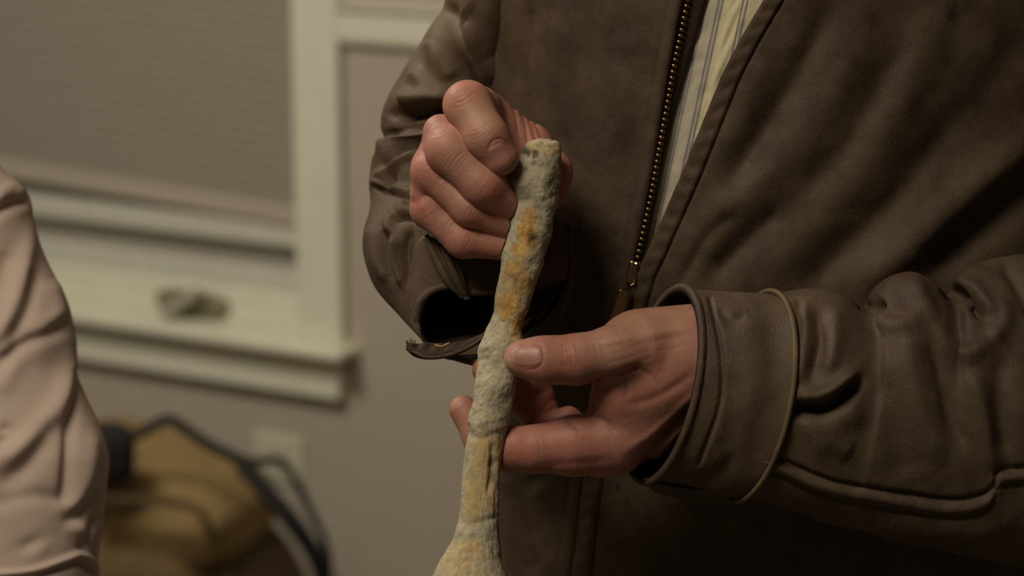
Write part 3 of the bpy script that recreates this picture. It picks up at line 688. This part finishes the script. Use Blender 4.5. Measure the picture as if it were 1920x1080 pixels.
# ------------------------------------------------------------------ the jacket
UC = 1490.0; BD_ = 330.0
def half_w(v): return np.interp(v, [-700, -300, 0, 500, 1000, 1600], [560, 620, 606, 585, 590, 600])
def axis_w(v): return vert_w(v) + 0*v
ZL = np.array([(-700, 1420), (-300, 1342), (0, 1289), (60, 1277), (130, 1262), (190, 1252), (250, 1241), (370, 1220), (490, 1194), (540, 1181), (610, 1160), (770, 1114), (900, 1089), (1080, 1066), (1300, 1045), (1600, 1030)], float)
EL = np.array([(-700, 1800), (-300, 1570), (0, 1432), (75, 1388), (143, 1353), (230, 1318), (333, 1277), (425, 1237), (488, 1208), (515, 1195)], float)
def zipu(v): return np.interp(v, ZL[:, 0], ZL[:, 1])
def edgeu(v): return np.where(v < 515, np.interp(v, EL[:, 0], EL[:, 1]), zipu(v) + 6)
def ledge(v): return zipu(v) - np.interp(v, [0, 300, 500, 560, 700], [11, 9, 6, 1, -2])
def front_w(u, v):
    q = np.clip((u - UC)/half_w(v), -.999, .999); return axis_w(v) - BD_*np.sqrt(1 - q*q)
rows = np.concatenate([np.linspace(-700, -40, 34), np.linspace(-30, 1110, 330), np.linspace(1125, 1480, 22)])
def panel(edge, sgn, ncol, fl, name_disp):
    t = np.linspace(0, 1, ncol)**1.7
    v = rows[:, None]; a = half_w(v); e = edge(v); th0 = np.arccos(np.clip((e - UC)/a, -1, 1))
    th1 = 1.5*np.pi if sgn < 0 else -.5*np.pi
    th = th0 + (th1 - th0)*t[None, :]
    sh = np.where(v < -560, np.clip(1 - ((-560 - v)/200)**2, .2, 1), 1.0)
    u = UC + a*sh*np.cos(th); w = axis_w(v) - BD_*sh*np.sin(th); vv_ = np.broadcast_to(v, u.shape)
    nrm = np.stack([np.cos(th)/a, 0*th, -np.sin(th)/BD_], -1); nrm /= np.linalg.norm(nrm, axis=-1, keepdims=True)
    G = np.stack([u, vv_, w], -1)
    fr = smooth01(np.sin(th)*2.5)
    d = folds(u, vv_, fl)*fr + 5*fbm(G/130, 3)*fr
    de = np.abs(u - e)
    d += name_disp(de, u, vv_)*fr
    return G + nrm*d[..., None]
# photo-left front (zipper side)
def disp_l(de, u, v):
    hem = 3.0*np.exp(-((de-9)/9)**2) - 1.2*np.exp(-((de-22)/3)**2) - 4*np.exp(-(de/3)**2)
    return hem
GL = panel(ledge, -1, 250, [([(1062, 380), (1075, 480), (1080, 620)], -16, 20), ([(1000, 0), (985, 90), (965, 170)], -7, 16), ([(1060, 20), (1045, 150), (1030, 260)], 6, 40), ([(1150, 100), (1130, 300), (1120, 480)], 8, 50),
                           ([(1200, 120), (1190, 260), (1160, 420)], -5, 24), ([(1120, 420), (1140, 520), (1130, 640)], -7, 26), ([(1000, 900), (1040, 980), (1050, 1080)], 8, 30), ([(960, 900), (985, 1000), (1000, 1080)], -8, 22)], disp_l)
def disp_r(de, u, v):
    return 6*smooth01((38 - de)/8)*(v < 2000) - 5*np.exp(-((de-36)/4.0)**2) - 4*np.exp(-(de/4)**2) + 1.3*np.sin(v/5.5 + 2*np.sin(u/31))*np.exp(-((de-20)/13)**2)
GR = panel(edgeu, 1, 300, [([(1960, 235), (1800, 375), (1700, 468), (1600, 545)], 26, 36), ([(1960, 330), (1820, 440), (1730, 510)], -26, 34), ([(1570, -10), (1500, 130), (1430, 245), (1370, 340)], -15, 26),
                           ([(1640, -10), (1560, 180), (1440, 330), (1340, 420), (1285, 500)], 13, 34), ([(1470, 390), (1400, 450), (1330, 520)], -13, 22), ([(1760, 40), (1640, 290), (1520, 430), (1400, 545)], 14, 34),
                           ([(1800, 200), (1680, 370), (1580, 470), (1500, 545)], -15, 30), ([(1700, 60), (1600, 250), (1500, 370)], -8, 24), ([(1440, 100), (1400, 190), (1350, 290)], 7, 22), ([(1380, 400), (1330, 440), (1270, 540)], -8, 14),
                           ([(1920, 60), (1840, 200), (1760, 320)], -9, 40), ([(1120, 900), (1110, 1000), (1090, 1080)], 5, 14), ([(1250, 900), (1260, 1080)], -10, 40)], disp_r)
nr = len(rows)
V = np.concatenate([PV(GL).reshape(-1, 3), PV(GR).reshape(-1, 3)]); F1 = grid_faces(nr, 250); F2 = grid_faces(nr, 300)
GA = np.concatenate([GL.reshape(-1, 3), GR.reshape(-1, 3)]); stain = np.zeros(len(GA))
for a_, b_, ra_, rb_, A_ in ((1783, 22, 13, 24, .7), (1159, 912, 6, 11, .7), (1177, 939, 5, 5, .6), (1172, 1050, 5, 20, .4), (1330, 40, 14, 30, 0), (1130, 470, 40, 60, .35), (1190, 440, 16, 50, .3), (1250, 330, 10, 40, 0)):
    stain = np.maximum(stain, A_*smooth01(1.3 - np.hypot((GA[:, 0]-a_)/ra_, (GA[:, 1]-b_)/rb_) + .5*fbm(GA/11, 3))*(GA[:, 2] < 560))
jacket = mk('jacket', V, np.concatenate([F1[:, ::-1], F2 + nr*250]), M['leather'], man, True, {'stain': stain}); jacket['label'] = 'worn brown leather jacket'
mod(jacket, 'SOLIDIFY', thickness=.0022, offset=0)

# zipper tape on the photo-left edge, teeth, slider, pull
vz = np.linspace(-60, 1100, 240); tw = np.interp(vz, [-60, 0, 100, 200, 300, 490, 520, 1100], [44, 37, 30, 19, 13, 9, 6, 6])
kk = np.linspace(0, 1, 8)
Ut = (zipu(vz) - 16)[:, None] + (tw + 16)[:, None]*kk; Vt_ = np.repeat(vz[:, None], 8, 1); Wt = front_w(Ut, Vt_) + 9 + 16*kk[None, :]**3
tape = mk('zipper_tape', PV(np.stack([Ut, Vt_, Wt], -1)).reshape(-1, 3), grid_faces(240, 8), M['tape'], jacket); mod(tape, 'SOLIDIFY', thickness=.0012)
def bead(nr_=7, m=10):
    th = np.linspace(-np.pi/2, np.pi/2, nr_); ph = np.linspace(0, 2*np.pi, m, endpoint=False); a, b_ = np.meshgrid(th, ph, indexing='ij'); sg = lambda x, p: np.sign(x)*np.abs(x)**p
    return np.stack([sg(np.cos(a), .6)*sg(np.cos(b_), .6), sg(np.cos(a), .6)*sg(np.sin(b_), .6), sg(np.sin(a), .7)], -1)
bd = bead(); bf = grid_faces(7, 10, True); tooth_me = None
vt = -22.0; first = None; jb = np.array(man.location)
while vt < 484:
    c = np.array([zipu(vt) + .5, vt, front_w(zipu(vt), vt) + 3])
    pos = PV(c); r = SC*.98
    if first is None:
        ax = P(960+1, 540) - P(960, 540); ay = P(960, 541) - P(960, 540); az = P(960, 540, 1) - P(960, 540); dr = np.array([.18, -.98]);
        q = bd[..., 0, None]*(ax*5.6 + ay*1.2) + bd[..., 1, None]*(ay*3.9 - ax*.6) + bd[..., 2, None]*az*5.5
        first = mk('zipper_tooth', q.reshape(-1, 3) + jb, bf, M['brass'], jacket); first.location = pos - jb
    else:
        o = first.copy(); col.objects.link(o); o.location = pos - jb
    vt += 11.2
def uvbox(name, c, dirv, length, width, thick, mat, parent, w_off=0, bev=.0006, taper=1.0):
    d = np.array(dirv, float); d /= np.linalg.norm(d); p = np.array([-d[1], d[0]]); c = np.array(c, float)
    V = []
    for ww in (0, thick):
        for k, s in ((-1, 1), (1, taper)):
            for q in (-1, 1): V.append([c[0] + d[0]*length/2*k + p[0]*width/2*q*s, c[1] + d[1]*length/2*k + p[1]*width/2*q*s, c[2] + w_off - ww])
    F = [(0, 2, 3, 1), (4, 5, 7, 6), (0, 1, 5, 4), (2, 6, 7, 3), (0, 4, 6, 2), (1, 3, 7, 5)]
    o = mk(name, PV(np.array(V)), F, mat, parent, smooth=False)
    if bev: mod(o, 'BEVEL', width=bev, segments=3)
    return o
fw = float(front_w(1186, 515)); dz = (-.24, .97)
sl = uvbox('zipper_slider', (1187, 511, fw), dz, 44, 22, 16, M['brass'], jacket, -1, .0012, .8)
uvbox('slider_bridge', (1193, 497, fw), dz, 12, 9, 22, M['brass_hi'], sl, -6, .0012)
pull = uvbox('zipper_pull', (1164, 577, fw), (-.30, .95), 66, 25, 5, M['brass'], jacket, -12, .0008, 1.15)
edge = smooth_path([(1192, 520, fw-18), (1188, 532, fw-20), (1181, 538, fw-20), (1177, 560, fw-20), (1171, 585, fw-20), (1166, 598, fw-20), (1156, 607, fw-19)], 6)
Vt, Ft = tube(edge, 1.6, 8); mk('pull_edge', PV(Vt), Ft, M['brass_hi'], pull)
# stitch rows, each a run of short threads
def stitches(name, pts, sp, ln, r, woff, mat, parent, wfun=front_w):
    q = smooth_path(pts, 30); L_ = np.concatenate([[0], np.cumsum(np.hypot(*np.diff(q, axis=0).T))]); parts = []
    for s in np.arange(0, L_[-1] - ln, sp):
        a = [np.interp(s + x, L_, q[:, k]) for x in (0, ln) for k in (0, 1)]
        p = np.array([[a[0], a[1], wfun(a[0], a[1]) + woff], [(a[0]+a[2])/2, (a[1]+a[3])/2, wfun((a[0]+a[2])/2, (a[1]+a[3])/2) + woff - .8], [a[2], a[3], wfun(a[2], a[3]) + woff]])
        parts.append(tube(p, r, 5))
    V, F = join(parts); o = mk(name, PV(V), F, mat, parent); o['kind'] = 'stuff'; return o
stitches('stitching', [(1114, 900), (1105, 960), (1095, 1030), (1090, 1090)], 7, 5, 1.0, -4.5, M['thread'], jacket)
stitches('stitching', [(1064, 890), (1056, 960), (1049, 1030), (1044, 1090)], 7, 5, .9, -3.5, M['thread'], jacket)

# shirt in the opening
ns_, nc = 200, 46
vs_ = np.linspace(-500, 560, ns_)[:, None]; kk = np.linspace(0, 1, nc)[None, :]
u0 = zipu(vs_) - 12; u1 = edgeu(vs_) + 34; Us = u0 + (u1 - u0)*kk; Vs_ = np.broadcast_to(vs_, Us.shape)
qq = Us - (1352 - .216*Vs_)
Ws = front_w(Us, Vs_) + 30 - 4.0*smooth01((qq - 16)/4) + 2.2*fbm(np.stack([Us/22, Vs_/30, 0*Us], -1), 3) + 1.8*np.sin(Vs_/13 + .3*qq)*np.exp(-((qq-30)/14)**2) - 7*np.exp(-((qq-62)/30)**2)*0
shirt = mk('shirt', PV(np.stack([Us, Vs_, Ws], -1)).reshape(-1, 3), grid_faces(ns_, nc), M['shirt'], man, True, {'across': (qq + 60)/140})
mod(shirt, 'SOLIDIFY', thickness=.0008); shirt['label'] = 'pale striped button shirt in the jacket opening'

# ------------------------------------------------------------------ sleeves
def sleeve(st, n, m, fl, extra=None, noise=4.0, front_only=True, axis_front=(0, 0, -1)):
    G, C = ring_grid(st, n, m); nm_ = outward(G, C); f = smooth01((nm_ @ np.array(axis_front, float) + .25)*1.6)
    d = folds(G[..., 0], G[..., 1], fl)*f + noise*fbm(G/90, 3)*.6
    if extra is not None: d = d + extra(G, nm_, f)
    return G + nm_*d[..., None], C
def v3(*a): return np.array(a, float)
# photo-left sleeve, hanging from the shoulder, forearm coming forward
def stn(l, r, v, w, rd, tilt=0): return (v3((l+r)/2, v, w), v3((r-l)/2, tilt, 0), v3(0, 0, -rd))
ST_R = [(v3(1120, -560, 430), v3(110, -90, 0), v3(0, 0, -170)), stn(930, 1110, -330, 420, 172, -40), stn(866, 1020, -110, 438, 165), stn(832, 990, 0, 450, 158), stn(797, 980, 65, 458, 155), stn(757, 972, 130, 465, 152), stn(722, 966, 195, 470, 148), stn(713, 960, 235, 466, 145),
        stn(719, 955, 266, 456, 140), stn(698, 950, 300, 440, 142), stn(692, 946, 345, 412, 140), (v3(816, 385, 376), v3(123, 0, 0), v3(0, -20, -132)), (v3(812, 424, 332), v3(129, -10, 0), v3(0, -45, -116)), (v3(825, 450, 292), v3(143, -20, 0), v3(0, -70, -97)),
        (v3(848, 484, 246), v3(153, -30, 0), v3(0, -85, -75)), (v3(878, 515, 204), v3(148, -38, 0), v3(0, -90, -40)), (v3(905, 545, 172), v3(138, -42, 0), v3(4, -100, -5)), (v3(925, 560, 150), v3(138, -45, 0), v3(8, -108, 22))]
FR = [([(722, 258), (760, 245), (830, 225)], -10, 10), ([(705, 290), (760, 262), (830, 240)], 14, 15), ([(710, 318), (760, 290), (810, 272)], -9, 9), ([(700, 340), (750, 308), (790, 290)], 9, 11),
      ([(722, 335), (760, 312), (790, 300)], -7, 8), ([(740, 330), (728, 345), (722, 358)], -8, 8), ([(735, 325), (790, 300), (800, 330)], 8, 20), ([(706, 352), (740, 362), (775, 372)], -8, 4, 0), ([(706, 345), (740, 354), (778, 364)], 5, 7, 0), ([(735, 408), (760, 402), (790, 405)], -16, 9), ([(728, 440), (735, 410), (765, 380)], 8, 9),
      ([(740, 440), (738, 490), (760, 540)], 8, 9), ([(722, 430), (726, 480), (742, 530)], -8, 8), ([(700, 420), (706, 480), (730, 530)], 7, 14), ([(770, 430), (762, 480), (775, 550)], -8, 8), ([(800, 460), (790, 500), (772, 552)], 9, 12), ([(810, 480), (806, 520), (790, 560)], -6, 7),
      ([(835, 20), (845, 60), (880, 110), (930, 170)], -14, 16, 0), ([(810, 70), (825, 110), (850, 150)], 8, 20), ([(860, 20), (890, 60), (940, 140)], -10, 26), ([(770, 130), (800, 160), (840, 180)], 6, 16)]
FR = [(f[0], f[1]*1.75) + tuple(f[2:]) for f in FR] + [([(748, 186), (790, 184), (870, 178)], 22, 15), ([(736, 216), (770, 212), (820, 208), (900, 204)], -42, 10), ([(732, 236), (780, 230), (830, 224)], -22, 15)]
GS, CS = sleeve(ST_R, 340, 260, FR, noise=2.5)
# rim turned inwards and lining running back up the sleeve
last = GS[-1]; cen = last.mean(0); ring = []
for k, (sc, dw) in enumerate(((1.0, -4), (.985, -6), (.965, -4), (.95, 2), (.93, 20), (.90, 60), (.84, 110), (.78, 160))):
    c2 = cen + v3(-.22*max(dw, 0), -.25*max(dw, 0), 0)*.6; r_ = c2 + (last - cen)*sc; r_ = r_ + v3(0, 0, dw); ring.append(r_)
sl_r = mk('sleeve', PV(GS).reshape(-1, 3), grid_faces(340, 260, True), M['leather'], jacket); sl_r['label'] = 'crumpled leather sleeve of the upper hand'
rg = np.array([last] + ring); mk('cuff_lining', PV(rg).reshape(-1, 3), grid_faces(len(rg), 260, True), M['lining'], jacket)
# layered edge of the open cuff
for pts, r, mt in (([(800, 440, 70), (815, 480, 66), (838, 522, 70), (866, 556, 84)], 9, 'leather'), ([(812, 446, 62), (830, 486, 60), (850, 526, 66), (872, 560, 80)], 6, 'leather_edge'),
                   ([(824, 456, 62), (842, 492, 62), (858, 528, 68), (876, 560, 84)], 8, 'leather'), ([(840, 470, 72), (858, 500, 72), (868, 530, 76), (880, 556, 90)], 6, 'leather_edge'),
                   ([(783, 606, 116), (784, 585, 108), (790, 563, 100), (812, 543, 94), (848, 535, 92), (885, 547, 96), (930, 546, 106), (1000, 540, 118), (1064, 520, 130)], 8, 'leather')):
    q = smooth_path(np.array(pts, float), 8); rr = r*(1 - .5*np.abs(np.linspace(-1, 1, len(q)))**3); Vt, Ft = tube(q, rr, 12)
    mk('cuff_edge', PV(Vt), Ft, M[mt], jacket)
# leather above the opening, running up behind the hand
ua = smooth_path(np.array([(770, 560, 150), (772, 520, 140), (790, 450, 118), (830, 440, 100), (880, 446, 100), (935, 448, 122), (1000, 440, 140), (1066, 430, 150)], float), 8)
ub = smooth_path(np.array([(783, 604, 116), (790, 563, 102), (812, 543, 96), (848, 535, 94), (885, 547, 98), (930, 546, 108), (1000, 540, 120), (1066, 520, 132)], float), 8)
kk = np.linspace(0, 1, 14)[None, :, None]; sh = ua[:, None]*(1-kk) + ub[:, None]*kk; sh[..., 2] += -6*np.sin(kk[..., 0]*np.pi)
o = mk('cuff_panel', PV(sh).reshape(-1, 3), grid_faces(len(ua), 14), M['leather'], jacket); mod(o, 'SOLIDIFY', thickness=.002)
# hanging cuff tab: a thick curved strap end with a frayed tip
tp_ = smooth_path(np.array([(762, 650, 40), (776, 664, 38), (800, 670, 40), (835, 667, 48), (870, 655, 60), (905, 634, 78), (940, 612, 96), (985, 585, 110)], float), 8)
nT = len(tp_); prof = []
for k in range(nT):
    s = k/(nT-1); back = v3(10 + 18*s, -26 - 4*math.sin(s*6), 34); back = back*min(1, .35 + 3*s)
    jag = 5*math.sin(k*2.3)*max(0, 1 - 6*s)
    prof.append([tp_[k] + v3(-jag, 8, 0), tp_[k] + v3(-jag, 0, -4), tp_[k] + v3(-jag, -11, -1), tp_[k] + back*.5 + v3(0, -4 + 3*math.sin(k*.9), 0), tp_[k] + back, tp_[k] + back + v3(0, 7, 4), tp_[k] + back*.5 + v3(0, 8, 2)])
pr = np.array(prof); Fp = [tuple(f) for f in grid_faces(nT, 7, True)] + [tuple(range(6, -1, -1)), tuple(range((nT-1)*7, nT*7))]
tab = mk('cuff_tab', PV(pr).reshape(-1, 3), Fp, M['leather_edge'], jacket); mod(tab, 'SUBSURF', levels=1, render_levels=2); tab['label'] = 'frayed dark cuff tab hanging open'
Vt, Ft = tube(smooth_path(np.array([(768, 657, 33), (800, 671, 32), (840, 667, 42), (880, 651, 58), (910, 631, 74)], float), 8) + v3(0, -1, -2), 3.2, 8); mk('tab_welt', PV(Vt), Ft, M['leather'], tab)
Vt, Ft = tube(smooth_path(np.array([(815, 646, 38), (828, 649, 36), (842, 643, 40)], float), 8), 1.2, 6); mk('loose_thread', PV(Vt), Ft, M['gold_thread'], tab)
for k in range(5):
    x = 766 + 3*k + (k*k) % 3; Vt, Ft = tube(np.array([(x, 646, 44), (x - 2 + k % 3, 640, 42), (x - 5 + 3*(k % 3), 637 - 2*(k % 2), 41)], float), [1.3, 1.0, .4], 5); mk('frayed_fibre', PV(Vt), Ft, M['leather_edge'], tab)
# lower lip of the cuff below the tab
lp = smooth_path(np.array([(800, 655, 100), (845, 668, 92), (880, 678, 88), (915, 684, 90), (960, 672, 96), (1005, 650, 104), (1045, 600, 116), (1068, 540, 124), (1070, 470, 134), (1066, 420, 150)], float), 8)
Vt, Ft = tube(lp, 6.5, 10); mk('cuff_rim', PV(Vt), Ft, M['leather_edge'], jacket)

# photo-right sleeve, forearm across the body
def stl(top, bot, w, fu, fv, rd): 
    t_, b_ = np.array(top, float), np.array(bot, float); c = (t_+b_)/2; a = (t_-b_)/2
    return (v3(c[0], c[1], w), v3(a[0], a[1], 0), v3(fu, fv, -rd))
ST_L = [stl((1412, 556), (1372, 922), 42, 70, -8, 120), stl((1452, 553), (1398, 930), 44, 62, -10, 126), stl((1505, 541), (1450, 946), 50, 50, -6, 132), stl((1560, 545), (1500, 962), 56, 44, 0, 136), stl((1622, 574), (1560, 982), 64, 40, 0, 130), stl((1650, 535), (1590, 990), 70, 38, 0, 142), stl((1702, 511), (1640, 1002), 78, 36, 0, 146),
        stl((1750, 527), (1690, 1016), 88, 34, 0, 146), stl((1782, 552), (1730, 1026), 96, 32, 0, 142), stl((1800, 508), (1770, 1034), 102, 32, 0, 150), stl((1850, 487), (1820, 1044), 116, 30, 0, 156), stl((1930, 474), (1910, 1062), 140, 26, 0, 160), stl((2040, 450), (2040, 1085), 180, 20, 0, 165),
        (v3(2190, 770, 240), v3(-60, -290, 0), v3(10, 0, -165)), (v3(2270, 560, 320), v3(-190, -150, 0), v3(0, 0, -165)), (v3(2260, 300, 400), v3(-205, -20, 0), v3(0, 0, -165)), (v3(2180, -120, 460), v3(-190, 30, 0), v3(0, 0, -170)), (v3(2030, -540, 500), v3(-130, -100, 0), v3(0, 0, -175))]
SEAM = [(1440, 850), (1500, 880), (1560, 903), (1650, 921), (1740, 935), (1800, 938), (1850, 926), (1868, 900), (1876, 883), (1960, 876)]
FL_ = [([(1478, 764), (1530, 768), (1572, 752), (1612, 716)], -40, 12), ([(1490, 742), (1540, 742), (1578, 722), (1606, 694)], 20, 17), ([(1500, 800), (1560, 798), (1620, 760)], 10, 24),
       ([(1532, 580), (1538, 640), (1522, 712)], -13, 13), ([(1506, 570), (1508, 640), (1500, 720)], 8, 12), ([(1564, 575), (1566, 640), (1552, 700)], 9, 16), ([(1495, 560), (1500, 580), (1500, 640)], -6, 8),
       ([(1610, 566), (1632, 576), (1662, 572)], -18, 9), ([(1640, 598), (1680, 610), (1730, 596)], 8, 16), ([(1655, 545), (1690, 530), (1740, 560)], 8, 16), ([(1712, 530), (1745, 600), (1772, 645), (1815, 662), (1860, 640)], 14, 18), ([(1860, 640), (1885, 600), (1880, 560)], 10, 16), ([(1772, 545), (1808, 556), (1846, 596)], -26, 10), ([(1790, 524), (1830, 540), (1866, 590)], 10, 12),
       ([(1740, 600), (1765, 700), (1785, 790), (1815, 850)], -11, 16), ([(1700, 620), (1720, 740), (1770, 880)], 9, 22), ([(1820, 690), (1850, 790), (1862, 890)], 12, 18), ([(1880, 660), (1875, 760), (1885, 860)], -14, 22), ([(1880, 490), (1910, 540), (1940, 600)], -12, 12),
       ([(1640, 700), (1680, 820), (1700, 900)], -8, 30), ([(1520, 840), (1560, 830), (1600, 850)], 8, 24), (SEAM, -10, 5, 0), ([(a, b + 15) for a, b in SEAM], 9, 11, 0), ([(a - 1, b + 31) for a, b in SEAM], -6, 5, 0), ([(1640, 980), (1760, 1000), (1880, 1000)], 8, 26)]
GSl, CSl = sleeve(ST_L, 420, 300, FL_)
sl_l = mk('sleeve', PV(GSl).reshape(-1, 3), grid_faces(420, 300, True), M['leather'], jacket); sl_l['label'] = 'folded leather sleeve across the belly'
CU = [stl((1276, 542), (1212, 902), 38, 64, -4, 132), stl((1300, 543), (1248, 908), 38, 66, -5, 132), stl((1345, 545), (1300, 920), 40, 68, -8, 132), stl((1395, 549), (1350, 931), 43, 72, -10, 126), stl((1440, 552), (1386, 934), 42, 72, -12, 132)]
FCU = [([(1332, 560), (1352, 660), (1350, 760), (1310, 870)], -6, 5, 0), ([(1400, 590), (1420, 680), (1405, 780)], 6, 26), ([(1370, 700), (1380, 780), (1350, 860)], -5, 20), ([(1345, 575), (1370, 600), (1400, 590)], -5, 10), ([(1300, 905), (1350, 890), (1380, 850)], -6, 16)]
GC, CC = sleeve(CU, 90, 260, FCU, noise=3.0)
last = GC[0]; cen = last.mean(0); ring = []
for sc, du in ((1.0, -3), (.985, -6), (.965, -5), (.95, 0), (.94, 20), (.92, 70), (.90, 130)): ring.append(cen + (last - cen)*sc + v3(du, 0, 0))
cuff = mk('cuff', PV(GC).reshape(-1, 3), grid_faces(90, 260, True), M['leather'], jacket); cuff['label'] = 'wide buttoned leather cuff round the wrist'
rg = np.array([last] + ring[:4]); mk('cuff_rim', PV(rg).reshape(-1, 3), grid_faces(len(rg), 260, True), M['leather_edge'], cuff) if False else None
rg = np.array([last] + ring); mk('cuff_lining', PV(rg).reshape(-1, 3), grid_faces(len(rg), 260, True), M['lining'], jacket)
for rk, rr, nmn, mt, ou_ in ((1, 7.5, 'cuff_rim', 'leather', 2), (-1, 5.5, 'piping', 'piping', 5)):
    q = GC[rk] + (GC[rk] - GC[rk].mean(0))*(ou_/180.0); q = np.vstack([q, q[:1]]); Vt, Ft = tube(q[::2], rr, 10, False); mk(nmn, PV(Vt), Ft, M[mt], jacket)
# loose corner of the cuff hanging under the wrist
cp = np.array([[(1198 + 20*j + 8*i, 897 + 6*j + 9*i - .35*j*j, 20 + 14*i) for j in range(9)] for i in range(4)], float)
o = mk('cuff_corner', PV(cp).reshape(-1, 3), grid_faces(4, 9), M['leather_edge'], jacket); mod(o, 'SOLIDIFY', thickness=.002); mod(o, 'SUBSURF', levels=1, render_levels=1)

# trousers, shoes, hair: below and above the frame
parts = []
for sx in (1400, 1670):
    q = smooth_path(np.array([(sx, 1150, vert_w(1150) + 20), (sx - 5, 1800, vert_w(1800) + 20), (sx - 5, 2600, vert_w(2600) + 20), (sx - 5, 3480, vert_w(3480) + 40)], float), 8)
    parts.append(tube(q, np.interp(np.linspace(0, 1, len(q)), [0, .5, 1], [275, 215, 150]), 24))
V, F = join(parts); mk('trousers', PV(V), F, M['denim'], man)
for sx in (1395, 1665):
    f = PV([sx, 3480, vert_w(3480) + 40]); G, Fg = soft_box(f[0], f[1] - .05, 0, .11, .055, .15, 0, .6, 1.0, .02, 0, 20, 32); mk('shoe', G, Fg, M['shoe'], man)
th = np.linspace(0, .62*np.pi, 20); ph = np.linspace(0, 2*np.pi, 40, endpoint=False); a, b_ = np.meshgrid(th, ph, indexing='ij')
hc = np.array(bc_(1520, -1300, 45, 0)[:3]); Gh = hc + 285*np.stack([np.sin(a)*np.cos(b_), -np.cos(a)*1.05, np.sin(a)*np.sin(b_) + .12], -1)*(1 + .03*fbm(np.stack([a*5, np.cos(b_)*5, np.sin(b_)*5], -1), 2))[..., None]
mk('hair', PV(Gh).reshape(-1, 3), grid_faces(20, 40, True), M['hair'], man)

# ------------------------------------------------------------------ second person at the left edge
W2 = 720.0
p2b = P(-250, 900, W2 + 300); pers = empty('person', (p2b[0], p2b[1], 0), 'person at left edge in pale pink-beige cotton shirt sleeve', 'person')
def st2(R_, v, hw=250, rd=240, w=W2): return (v3(R_ - hw, v, w), v3(hw, 0, 0), v3(0, 0, -rd))
ST_2 = [st2(-330, -420), st2(-160, -100), st2(-70, 150), st2(-12, 290), st2(30, 340), st2(57, 372), st2(63, 415), st2(76, 460), st2(100, 512), st2(120, 555), st2(137, 598), st2(143, 640), st2(142, 690), st2(158, 735), st2(184, 790), st2(203, 845), st2(205, 880), st2(199, 930), st2(192, 990), st2(186, 1040), st2(180, 1100), st2(150, 1200)]
F2_ = [([(-20, 410), (20, 385), (60, 372)], -14, 12), ([(-10, 370), (25, 352), (50, 362)], 10, 14), ([(60, 420), (40, 520), (10, 600), (-30, 650)], 12, 16), ([(20, 470), (-10, 560)], -10, 20), ([(70, 500), (55, 580), (20, 640)], -10, 14), ([(100, 520), (110, 590), (60, 640)], 12, 20),
       ([(130, 600), (90, 625), (40, 650), (-10, 690)], -16, 15), ([(140, 650), (120, 740), (60, 820), (-20, 880)], 20, 22), ([(142, 700), (135, 780), (128, 860), (122, 935)], -14, 12, 0), ([(175, 800), (170, 870), (150, 930), (118, 948)], 12, 18), ([(100, 780), (60, 860), (0, 920)], -14, 24),
       ([(118, 940), (60, 930), (-20, 950)], -8, 16), ([(195, 900), (150, 960), (90, 1010), (30, 1030)], -10, 14), ([(170, 1000), (120, 990), (60, 1040)], 9, 14), ([(185, 960), (165, 1000), (150, 1036)], -9, 9), ([(0, 800), (20, 815), (-20, 850)], -10, 12), ([(0, 640), (20, 690), (-10, 740)], 8, 20),
       ([(-20, 1078), (60, 1070), (120, 1050), (150, 1040), (175, 1056), (186, 1085)], 12, 6, 0), ([(-20, 1090), (60, 1083), (120, 1064), (150, 1056), (170, 1070)], -9, 6, 0)]
F2_ = [(f[0], f[1]*.75) + tuple(f[2:]) for f in F2_]
G2, C2 = sleeve(ST_2, 320, 240, F2_, noise=2)
o = mk('shirt_sleeve', PV(G2).reshape(-1, 3), grid_faces(320, 240, True), M['pink'], pers); o['label'] = 'creased pale pink cotton sleeve'
# trunk of that shirt, trousers and shoes, outside the frame
TR = [(v3(-520, -480, W2 + 120), v3(330, 0, 0), v3(0, 0, -260)), (v3(-560, -100, W2 + 200), v3(470, 0, 0), v3(0, 0, -330)), (v3(-560, 500, W2 + 340), v3(440, 0, 0), v3(0, 0, -320)), (v3(-560, 1100, W2 + 480), v3(430, 0, 0), v3(0, 0, -320)), (v3(-560, 1400, W2 + 560), v3(430, 0, 0), v3(0, 0, -320))]
G3, _ = ring_grid(TR, 60, 80); mk('shirt', PV(G3).reshape(-1, 3), grid_faces(60, 80, True), M['pink'], pers)
S2 = Sculpt((-1300, -1500, 300), (400, 1700, 1700), 26)
for a, b in (((-560, -420, W2 + 120, 190), (-560, 1300, W2 + 540, 220)), ((-560, -420, W2 + 120, 140), (-560, -640, W2 + 60, 120)), ((-560, -850, W2, 200), (-560, -980, W2, 215)), ((-260, 60, W2, 110), (-60, 1150, W2, 90)), ((-60, 1150, W2, 90), (-20, 1380, W2 - 60, 70)), ((-560, -300, W2 + 120, 150), (-300, -100, W2, 120))): S2.cone(a, b, 60)
Vb, Fb = S2.mesh(); z0 = np.zeros(len(Vb)); mk('body', PV(Vb), Fb, M['skin'], pers, True, {'red': z0, 'pale': z0, 'crease': z0})
parts = []; foot = []
for sx in (-690, -430):
    t0 = PV([sx, 1250, W2 + 520]); q = np.array([[t0[0], t0[1], t0[2]*(1 - t) + .07*t] for t in np.linspace(0, 1, 12)]); parts.append(tube(q, np.linspace(.10, .055, 12), 24)); foot.append(t0)
V, F = join(parts); mk('trousers', V, F, M['denim'], pers)
for f in foot:
    G, Fg = soft_box(f[0], f[1] - .05, 0, .11, .05, .14, 0, .6, 1.0, .02, 0, 20, 32); mk('shoe', G, Fg, M['shoe'], pers)
